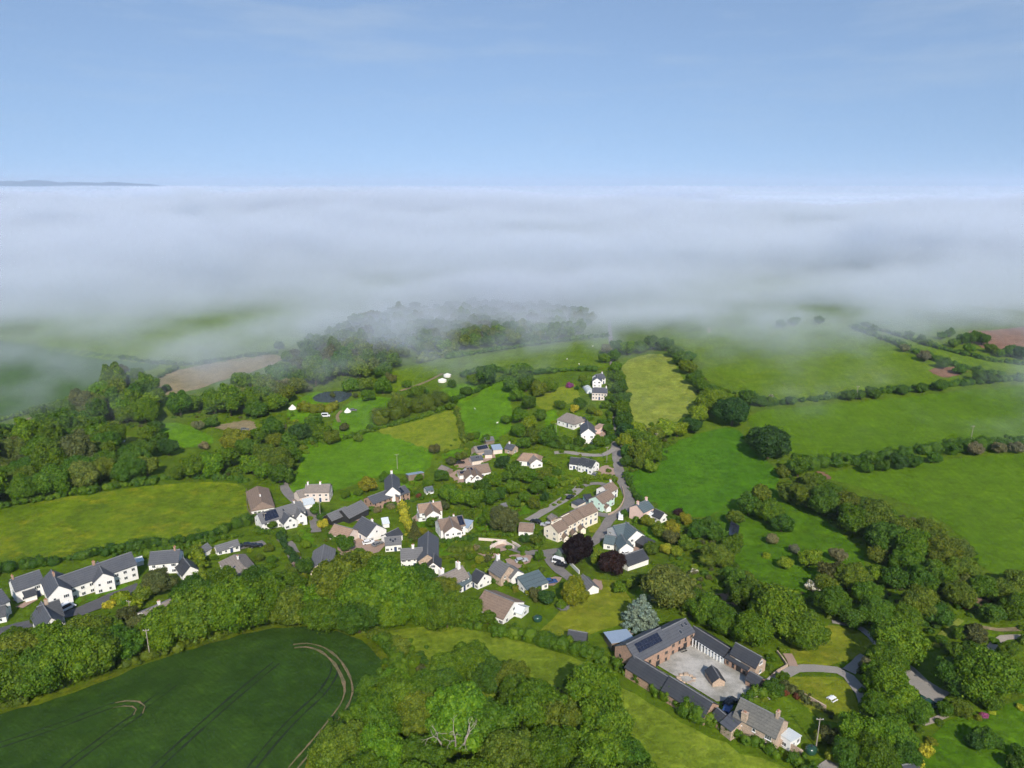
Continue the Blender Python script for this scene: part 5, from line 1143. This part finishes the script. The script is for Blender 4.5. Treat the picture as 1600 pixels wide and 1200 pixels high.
PAINT = {k: (lambda m, nt, b: (b.inputs['Base Color'].__setattr__('default_value', (*c, 1)), b.inputs['Roughness'].__setattr__('default_value', .25), b.inputs['Specular IOR Level'].__setattr__('default_value', .5), m)[-1])(*newmat(k+'_paint')) for k, c in dict(black=(.012, .013, .016), white=(.75, .75, .74), silver=(.42, .43, .44), blue=(.03, .07, .2), red=(.3, .03, .025), grey=(.16, .165, .17), green=(.02, .06, .04), brown=(.18, .12, .08)).items()}
CARS = {}
def car(label, px, py, ang, paint='black', van=False, name='parked_car'):
    if (paint, van) not in CARS: CARS[(paint, van)] = car_parts(PAINT[paint], van)
    b, g, w, L, Wd = CARS[(paint, van)]; p = P(px, py, .6); p.z += .24
    r = thing('van' if van else name, label, 'van' if van else 'car', p, R(ang), 'vehicles parked in the village')
    link('body', b, r); link('windows', g, r)
    for x in (-L+.85, L-.8):
        for y in (-Wd+.05, Wd-.05): link('wheel', w, r, (x, y, .32))
car('black car on the gravel track by the mint house', 891, 777, 55)
car('black car parked beside the low brown roofed bungalow', 837, 815, 150)
car('silver car half hidden by shrubs behind cream terrace', 853, 820, 170, 'silver')
car('white van waiting at the village junction', 970, 808, 80, 'white', True)
car('black car parked on the lane beneath the purple beech', 877, 883, -30)
car('white roofed van in front of the black car on the lane', 874, 879, -30, 'white', True)
car('black car on the estate drive near the outbuilding', 388, 852, 15)
car('second black car on the estate drive, nearer the lane', 400, 853, 20)
car('blue car parked between farmhouse and stone range', 1136, 1110, 60, 'blue')
car('black car parked behind the farmhouse chimney', 1141, 1098, 40)
car('silver car outside the white longhouse', 930, 741, 60, 'grey')
car('dark car in the pink paved yard beside solar house', 719, 723, 10)
car('white car on the stone patio of large slate house', 576, 848, 20, 'white')
car('dark grey car on the stone patio of large slate house', 590, 850, 50, 'grey')
car('dark car parked on the bare track by the meadow wood', 382, 671, 10, 'grey')
car('white van parked by the russet hedge at the campsite', 509, 650, 5, 'white', True)
car('grey car standing in the campsite pasture', 552, 641, 5, 'grey')
car('white car in the yard of the tall white house', 937, 672, 70, 'white')
car('red car beside the tall white house', 931, 670, 70, 'red')
car('white van in the shadow of the slate roofed estate house', 103, 951, 60, 'white', True)
car('silver pickup parked at the edge of the oak belt', 175, 978, 10, 'silver')
car('white car on the patio of the big white house', 979, 864, 30, 'white')
car('dark green car hidden beside the garden drive', 1448, 1098, 110, 'green')
car('brown car at the end of the lane behind the oaks', 463, 882, 60, 'brown')
car('silver car in the paved yard of the curving lane', 815, 876, 20, 'silver')
car('blue car on the pink gravel by the blue slate outbuilding', 860, 909, 15, 'blue')
car('red car parked outside the pink house', 1003, 805, 40, 'red')

M_canvas = flatmat('canvas', (.78, .75, .68), (.7, .67, .6), .8, obj=True, stain=.15)
def bell(label, px, py, r=2.6, yurt=False):
    mb = MB(); n = 14; hw = .55 if not yurt else 1.5; top = 2.9 if not yurt else 2.6
    rings = [(r, 0), (r*(1.0 if yurt else .96), hw), (r*.14 if yurt else .04, top)]
    vs = [(q*math.cos(2*PI*i/n), q*math.sin(2*PI*i/n), z) for q, z in rings for i in range(n)]
    fs = [(k*n+i, k*n+(i+1) % n, (k+1)*n+(i+1) % n, (k+1)*n+i) for k in range(2) for i in range(n)]+[tuple(range(2*n, 3*n))]
    mb.add(vs, fs); p = P(px, py, 1.2)
    t = thing('yurt' if yurt else 'bell_tent', label, 'tent', p, rng.uniform(0, 3), 'tents of the campsite'); link('canvas', mb.mesh('canvas', M_canvas), t)
    d = MB(); d.box(-.5, -r-.04, 0, .5, -r*.97+.06, 1.4 if yurt else .9); link('door', d.mesh('door', M_timber), t)
bell('left one of two white bell tents above the russet hedge', 457, 636)
bell('right one of two white bell tents above the russet hedge', 469, 636, 2.2)
bell('upper white yurt at the end of the straw track', 699, 586, 2.8, True)
bell('lower white yurt at the end of the straw track', 691, 594, 3.0, True)
bell('single white yurt on the pale clearing in the wood', 185, 687, 3.2, True)
bell('white tent standing in the campsite pasture', 543, 641, 2.2)

M_polew = flatmat('grey_pole', (.34, .30, .25), None, 1)
def pole(label, px, py, h=8.0, arm=1.6):
    p = P(px, py); t = thing('utility_pole', label, 'pole', p, rng.uniform(-.4, .4), 'utility poles')
    mb = MB(); mb.tube((0, 0, -.5), (0, 0, h), .15, .1, 7); link('pole', mb.mesh('pole', M_polew), t)
    mb = MB(); mb.box(-arm/2, -.06, h-.5, arm/2, .06, h-.36); link('crossarm', mb.mesh('crossarm', M_polew), t)
    for x in (-arm*.42, 0, arm*.42):
        mb = MB(); mb.tube((x, 0, h-.36), (x, 0, h-.1), .06, .04, 6); link('insulator', mb.mesh('insulator', M_frame), t)
pole('pole with crossarm on the wheat field bank below oaks', 235, 1029, 9)
pole('pole beside the farmhouse conservatory and oil tank', 1275, 1168, 8)
pole('pole with grey box beside the lime green bushes', 1025, 697, 7)
pole('thin pole in the hedge between the hill pastures', 1516, 693, 9)
pole('thin pole between two dark bushes below the ridge pasture', 1338, 624, 8)
pole('pole standing among shrubs near the white longhouse', 948, 722, 8)
pole('pole in the lawn behind the stone barn conversion', 621, 733, 8)
pole('pole beside the long black barn and yellow bush', 501, 812, 8)
pole('pole on the bank under the tall white house', 939, 692, 7)
pole('pole in the narrow lawn left of hipped bungalow', 869, 680, 7)
pole('pole in front of the white house with solar panels', 415, 826, 7)
pole('pole in the misty grass beside hill lane', 1378, 532, 8)
pole('white painted pole among estate gardens', 205, 966, 6)

def simple(name, label, cat, px, py, ang, build, dz=0):
    p = P(px, py); p.z += dz; t = thing(name, label, cat, p, R(ang)); build(t)
def tank(t):
    mb = MB(); n = 12; vs = []
    for z, r in ((0, .95), (.3, 1.1), (1.3, 1.1), (1.7, .6)): vs += [(r*1.25*math.cos(2*PI*i/n), r*math.sin(2*PI*i/n), z) for i in range(n)]
    mb.add(vs, [(k*n+i, k*n+(i+1) % n, (k+1)*n+(i+1) % n, (k+1)*n+i) for k in range(3) for i in range(n)]+[tuple(range(3*n, 4*n))]); link('tank', mb.mesh('tank', PAINT['green'], True), t)
    mb = MB(); mb.tube((0, 0, 1.68), (0, 0, 1.85), .22, .2, 10); link('cap', mb.mesh('cap', M_black), t)
simple('oil_tank', 'dark green oil tank beside the conservatory', 'tank', 1267, 1176, 20, tank)
simple('oil_tank', 'small green tank at the corner of the dry lawn', 'tank', 840, 970, 20, tank)
def trampoline(t):
    mb = MB(); mb.tube((0, 0, .85), (0, 0, .9), 1.9, 1.9, 20); link('mat', mb.mesh('mat', M_lead), t)
    for i in range(6):
        a = i*PI/3; mb = MB(); mb.tube((1.85*math.cos(a), 1.85*math.sin(a), 0), (1.85*math.cos(a), 1.85*math.sin(a), 2.4), .04, .04, 5); link('pole', mb.mesh('pole', M_lead), t)
simple('trampoline', 'round grey trampoline on the dry lawn by golden tree', 'trampoline', 880, 952, 0, trampoline)
def lawn_table(t, M_frame=M_frame):
    mb = MB(); mb.box(-1, -.5, .7, 1, .5, .76); link('tabletop', mb.mesh('tabletop', M_frame), t)
    for x in (-.85, .85):
        for y in (-.4, .4): mb = MB(); mb.box(x-.04, y-.04, -.1, x+.04, y+.04, .699); link('leg', mb.mesh('leg', M_frame), t)
    for s in (-1, 1):
        mb = MB(); mb.box(-1, s*.85-.14, .4, 1, s*.85+.14, .46); mb.box(-.8, s*.85-.05, -.1, -.7, s*.85+.05, .399); mb.box(.7, s*.85-.05, -.1, .8, s*.85+.05, .399); link('bench', mb.mesh('bench', M_frame), t)
simple('garden_table', 'white garden table with benches on the curved lawn', 'table', 1300, 1094, 30, lawn_table)
simple('picnic_table', 'dark picnic table against the barn wall in the courtyard', 'table', 1066, 1017, 25, lambda t: lawn_table(t, M_black))
def ring(t):
    for i in range(9):
        a = i*2*PI/9; mb = MB(); r = rng.uniform(.45, .75); x, y = 2.0*math.cos(a), 1.6*math.sin(a)
        mb.box(x-r, y-r*.7, -.1, x+r, y+r*.7, rng.uniform(.3, .6), 0, .15); link('stone', mb.mesh('stone', M_stone2), t)
simple('stone_ring', 'ring of rough stones in the middle of the courtyard', 'stones', 1072, 1061, 0, ring)
def solar_ground(t):
    mb = MB(); mb.box(-6, -1.9, 0, 6, 1.9, .1, 0)
    for k in range(11): mb.box(-6+k*1.2-.03, -1.9, .101, -6+k*1.2+.03, 1.9, .115, 1)
    o = link('panel', mb.mesh('panel', [M_pv, M_pvf]), t, (0, 0, 1.5)); o.rotation_euler = (R(26), 0, 0)
    for x in (-4, 0, 4):
        mb = MB(); mb.tube((x, 1.4, -.5), (x, 1.4, 2.1), .07, .07, 6); mb.tube((x, -1.4, -.5), (x, -1.4, .8), .07, .07, 6); link('leg', mb.mesh('leg', M_lead), t)
simple('solar_array', 'dark ground mounted solar array in the orchard grass', 'solar array', 1146, 834, 68, solar_ground)
def greenhouse(t):
    mb = MB(); n = 9; L = 7
    arc = [(2.4*math.cos(PI*i/n), 2.6*math.sin(PI*i/n)) for i in range(n+1)]
    mb.prism(arc, 1, -L, L); link('cover', mb.mesh('cover', M_poly), t)
    for k in range(5):
        m2 = MB(); y = -L+.2+k*(2*L-.4)/4
        for i in range(n): m2.tube((arc[i][0]*1.015, y, arc[i][1]*1.015), (arc[i+1][0]*1.015, y, arc[i+1][1]*1.015), .05, .05, 5)
        link('hoop', m2.mesh('hoop', M_lead), t)
simple('polytunnel', 'white arched polytunnel beside the wide slate house', 'polytunnel', 919, 610, 6, greenhouse)
def table_brolly(t):
    mb = MB(); mb.tube((0, 0, 0), (0, 0, 2.4), .04, .04, 6); link('pole', mb.mesh('pole', M_frame), t)
    mb = MB(); mb.tube((0, 0, 2.0), (0, 0, 2.6), 1.5, .05, 8); link('canopy', mb.mesh('canopy', M_canvas), t)
simple('parasol', 'white parasol on the stone patio of large slate house', 'parasol', 577, 846, 0, table_brolly)
def wall_run(label, px, h, th, mat, name='garden_wall'):
    c = catmull([P(*q) for q in px], False, 2.0); o0 = c[len(c)//2]; z0 = float(H(*o0)); V = []; n = len(c)
    for i, q in enumerate(c):
        t = c[min(i+1, n-1)]-c[max(i-1, 0)]; t = t/(np.linalg.norm(t)+1e-9); s = np.array((-t[1], t[0]))*th/2; z = float(H(*q))-z0
        for a, zz in ((q-s, z-.5), (q+s, z-.5), (q+s, z+h), (q-s, z+h)): V.append((a[0]-o0[0], a[1]-o0[1], zz))
    Fc = [(i*4+k, i*4+(k+1) % 4, (i+1)*4+(k+1) % 4, (i+1)*4+k) for i in range(n-1) for k in range(4)]+[(3, 2, 1, 0), tuple((n-1)*4+k for k in range(4))]
    tag(link(name, mesh_np(name, V, Fc, mat), None, (o0[0], o0[1], z0)), label, 'wall')
wall_run('pink stone garden wall along the farmhouse front', [(1200,1158),(1225,1168),(1253,1184)], 1.9, .4, M_stone2)
wall_run('low wall along the curved farmhouse lawn', [(1214,1066),(1232,1076),(1260,1091),(1290,1108)], 1.0, .4, M_stone2)
wall_run('white wall beside the lane below the beeches', [(890,882),(898,890),(905,897)], 1.4, .25, M_white)
wall_run('stone wall edging the village lane by the mint house', [(972,762),(975,780),(966,797),(950,806)], .9, .35, M_stone2)
wall_run('pale retaining wall below the vegetable garden', [(748,844),(775,846),(800,849),(815,858)], 1.0, .3, M_pale)
wall_run('pink wall around the curving village lane', [(766,858),(785,850),(803,858)], 1.5, .3, M_pale)
wall_run('stone wall round the small courtyard corner lawn', [(1206,1058),(1216,1050),(1230,1042),(1222,1030),(1214,1020)], .8, .35, M_stone2)
wall_run('low fence wall left of the brown bungalow', [(385,766),(386,785),(388,798),(394,806)], 1.0, .2, M_timber, 'boundary_fence')

def sheep(label, px, py, rz):
    import bmesh
    bm = bmesh.new()
    def ball(c, s, sub=2):
        r = bmesh.ops.create_icosphere(bm, subdivisions=sub, radius=1)
        for q in r['verts']: q.co = Vector((q.co.x*s[0], q.co.y*s[1], q.co.z*s[2]))+Vector(c)
    ball((0, 0, .62), (.52, .27, .29)); ball((.50, 0, .80), (.20, .13, .15)); ball((.68, 0, .82), (.16, .08, .09)); ball((-.52, 0, .60), (.07, .05, .14), 1)
    for x in (-.32, .32):
        for y in (-.14, .14):
            r = bmesh.ops.create_cone(bm, cap_ends=True, segments=7, radius1=.04, radius2=.08, depth=.5)
            for q in r['verts']: q.co += Vector((x, y, .22))
    for y in (-.1, .1): ball((.56, y, .88), (.04, .08, .03), 1)
    me = bpy.data.meshes.new('sheep'); bm.to_mesh(me); bm.free(); me.materials.append(M_canvas)
    p = P(px, py); tag(link('sheep', me, None, (p.x, p.y, p.z+.12), rz), label, 'sheep', 'sheep grazing in the fields')
sheep('white sheep grazing low in the bright pasture beside the trees', 777, 662, .4)
sheep('white sheep grazing higher in the bright pasture beside trees', 742, 640, 2.0)
sheep('white sheep in the misty pasture left of two others', 886, 562, 1.0)
sheep('white sheep in the misty pasture between two others', 905, 570, 2.6)
sheep('white sheep in the misty pasture nearest the fog', 926, 542, .2)

# ------------------------------------------------------------------ headland far across the fog
def headland():
    us = np.linspace(0, 1, 70); V = []; n = len(us); Y0 = 16000
    xs_ = -16000+us*7350
    prof = 118+np.clip((1-us)/.45, 0, 1)**.55*(85+18*np.sin(us*23)+12*np.sin(us*51+1)+7*np.sin(us*97)); prof[-1] = 40
    for k, f in ((0, 0), (1, .6), (2, 1), (3, .6), (4, 0)):
        for i in range(n): V.append((xs_[i], Y0+k*900, -10+(prof[i]+10)*f))
    Fc = np.array([(k*n+i, k*n+i+1, (k+1)*n+i+1, (k+1)*n+i) for k in range(4) for i in range(n-1)])
    m = flatmat('far_land_haze_tint', (.03, .075, .11), None, .002)  # blue of distant haze painted into the land's base colour
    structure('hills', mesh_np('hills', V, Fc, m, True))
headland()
# ------------------------------------------------------------------ sea fog, cloud sea, haze, far headland
def fog_bank():
    "bank of sea fog: height-limited, thinning towards its ragged front"
    x0, x1, y0, y1, z0, z1 = -3000, 3000, 240, 3400, -30, 116
    mb = MB(); mb.box(x0, y0, z0, x1, y1, z1)
    m = bpy.data.materials.new('fog'); m.use_nodes = True; nt = m.node_tree
    nt.nodes.remove(nt.nodes['Principled BSDF']); out = nt.nodes['Material Output']
    pos = worldpos(nt)
    sep = nt.nodes.new('ShaderNodeSeparateXYZ'); nt.links.new(pos, sep.inputs[0]); X, Y, Z = sep.outputs
    # front line as a function of x
    cr = nt.nodes.new('ShaderNodeFloatCurve'); c = cr.mapping.curves[0]
    pts = [(-2000, 310), (-420, 312), (-300, 332), (-190, 385), (-90, 440), (20, 490), (60, 478), (110, 440), (200, 382), (290, 364), (350, 384), (430, 500), (560, 590), (2000, 610)]
    tr = lambda px: (px+2000)/4000
    c.points[0].location = (tr(pts[0][0]), pts[0][1]/1000); c.points[1].location = (tr(pts[-1][0]), pts[-1][1]/1000)
    for p in pts[1:-1]: c.points.new(tr(p[0]), p[1]/1000)
    cr.mapping.update()
    xn = mathn(nt, 'MULTIPLY_ADD', X, 1/4000, .5); nt.links.new(xn, cr.inputs['Value'])
    front = mul(nt, cr.outputs[0], 1000)
    d = mathn(nt, 'SUBTRACT', Y, front)                       # metres behind the front
    ns = lambda sx, sy, sz, det, ro: _ns(nt, pos, (sx, sy, sz), det, ro)
    big = ns(1/420, 1/300, 1/130, 2, .5)                       # -1..1
    mid = ns(1/70, 1/70, 1/40, 4, .6)
    streak = ns(1/1100, 1/190, 1/120, 3, .55)
    fine = ns(1/34, 1/34, 1/22, 3, .6)
    d2 = mathn(nt, 'MULTIPLY_ADD', big, FOG['bigd'], d)
    ramp = nt.nodes.new('ShaderNodeMapRange'); nt.links.new(d2, ramp.inputs[0]); ramp.inputs[1].default_value = FOG['d0']; ramp.inputs[2].default_value = FOG['d1']
    a = ramp.outputs[0]; inv = mathn(nt, 'SUBTRACT', 1, a)
    nsum = mathn(nt, 'MULTIPLY_ADD', fine, .35, mid)
    q = mathn(nt, 'MULTIPLY_ADD', mul(nt, nsum, inv), FOG['rag'], a)
    mr = nt.nodes.new('ShaderNodeMapRange'); mr.interpolation_type = 'SMOOTHSTEP'
    nt.links.new(q, mr.inputs[0]); mr.inputs[1].default_value = .12; mr.inputs[2].default_value = .85
    # height of the fog top: low at the front, rising inland to a billowing deck
    xl = nt.nodes.new('ShaderNodeMapRange'); nt.links.new(X, xl.inputs[0]); xl.inputs[1].default_value = -500; xl.inputs[2].default_value = 700; xl.inputs[3].default_value = FOG['topl']; xl.inputs[4].default_value = FOG['topr']
    ht = nt.nodes.new('ShaderNodeMapRange'); nt.links.new(d2, ht.inputs[0]); ht.inputs[1].default_value = -40; ht.inputs[2].default_value = FOG['rise']; ht.inputs[3].default_value = FOG['top0']; nt.links.new(xl.outputs[0], ht.inputs[4])
    top = mathn(nt, 'MULTIPLY_ADD', big, FOG['tbig'], ht.outputs[0]); top = mathn(nt, 'MULTIPLY_ADD', mid, FOG['tmid'], top); top = mathn(nt, 'MULTIPLY_ADD', streak, FOG['tstr'], top)
    dz = mathn(nt, 'SUBTRACT', top, Z)
    mz = nt.nodes.new('ShaderNodeMapRange'); mz.interpolation_type = 'SMOOTHSTEP'
    nt.links.new(dz, mz.inputs[0]); mz.inputs[1].default_value = -8; mz.inputs[2].default_value = FOG['soft']; mz.inputs[3].default_value = 0; mz.inputs[4].default_value = 1
    cut = nt.nodes.new('ShaderNodeMapRange'); cut.interpolation_type = 'SMOOTHSTEP'
    nt.links.new(mathn(nt, 'MULTIPLY_ADD', mid, 35, d2), cut.inputs[0]); cut.inputs[1].default_value = -95; cut.inputs[2].default_value = 25
    dens = mul(nt, mul(nt, mul(nt, mr.outputs[0], cut.outputs[0]), mz.outputs[0]), FOG['rho'])
    v = nt.nodes.new('ShaderNodeVolumePrincipled'); v.inputs['Color'].default_value = FOG['col']; v.inputs['Anisotropy'].default_value = FOG['g']
    nt.links.new(dens, v.inputs['Density']); nt.links.new(v.outputs[0], out.inputs['Volume'])
    m.volume_intersection_method = 'FAST' if hasattr(m, 'volume_intersection_method') else None
    try: m.cycles.volume_step_rate = FOG['rate']
    except Exception: pass
    tag(link('fog_bank', mb.mesh('fog_bank', m)), kind='stuff')

def _ns(nt, pos, s, det, ro):
    mp = nt.nodes.new('ShaderNodeMapping'); mp.inputs['Scale'].default_value = s; nt.links.new(pos, mp.inputs['Vector'])
    n = N(nt, 'ShaderNodeTexNoise', Scale=1.0, Detail=det, Roughness=ro); nt.links.new(mp.outputs[0], n.inputs['Vector'])
    return mathn(nt, 'MULTIPLY_ADD', n.outputs['Fac'], 4.0, -2.0)

FOG = dict(bigd=42, d0=-30, d1=290, rag=.50, topl=66, topr=56, rise=1300, top0=32, tbig=40, tmid=16, tstr=50, soft=22, rho=.016, col=(.77, .825, .905, 1), g=0.0, rate=.09)
fog_bank()

def vnoise(x, y, seed):
    rs = np.random.default_rng(seed); h = 0*x; a = 1.0
    for k in range(5):
        for _ in range(3):
            th = rs.uniform(0, 2*PI); f = 2.0**k/900*rs.uniform(.7, 1.4); h = h+a*np.sin((x*math.cos(th)*.6+y*math.sin(th))*f+rs.uniform(0, 6.28))
        a *= .52
    return h
def cloud_sea():
    ys = np.concatenate((np.arange(2600, 6000, 40), np.geomspace(6000, 40000, 90)))
    us = np.linspace(-1.15, 1.15, 260)
    U, Y = np.meshgrid(us, ys); X = U*Y
    Z = 40+16*vnoise(X*.6, Y*1.5, 5)+3*vnoise(X*2.2, Y*4, 6)
    n, k = X.shape
    Fc = np.array([(i*k+j, i*k+j+1, (i+1)*k+j+1, (i+1)*k+j) for i in range(n-1) for j in range(k-1)])
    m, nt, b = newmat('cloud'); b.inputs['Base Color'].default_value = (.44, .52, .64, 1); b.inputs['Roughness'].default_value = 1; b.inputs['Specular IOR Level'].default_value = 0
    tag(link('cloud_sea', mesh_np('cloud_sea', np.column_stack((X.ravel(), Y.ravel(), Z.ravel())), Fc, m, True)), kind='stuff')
cloud_sea()

def haze():
    mb = MB(); mb.box(-26000, -400, -60, 26000, 42000, 330)
    m = bpy.data.materials.new('haze'); m.use_nodes = True; nt = m.node_tree
    nt.nodes.remove(nt.nodes['Principled BSDF'])
    v = nt.nodes.new('ShaderNodeVolumePrincipled'); v.inputs['Color'].default_value = (.68, .78, .90, 1); v.inputs['Density'].default_value = HAZE; v.inputs['Anisotropy'].default_value = .1
    nt.links.new(v.outputs[0], nt.nodes['Material Output'].inputs['Volume'])
    m.cycles.homogeneous_volume = True
    tag(link('haze', mb.mesh('haze', m)), kind='stuff')
HAZE = .00006
haze()
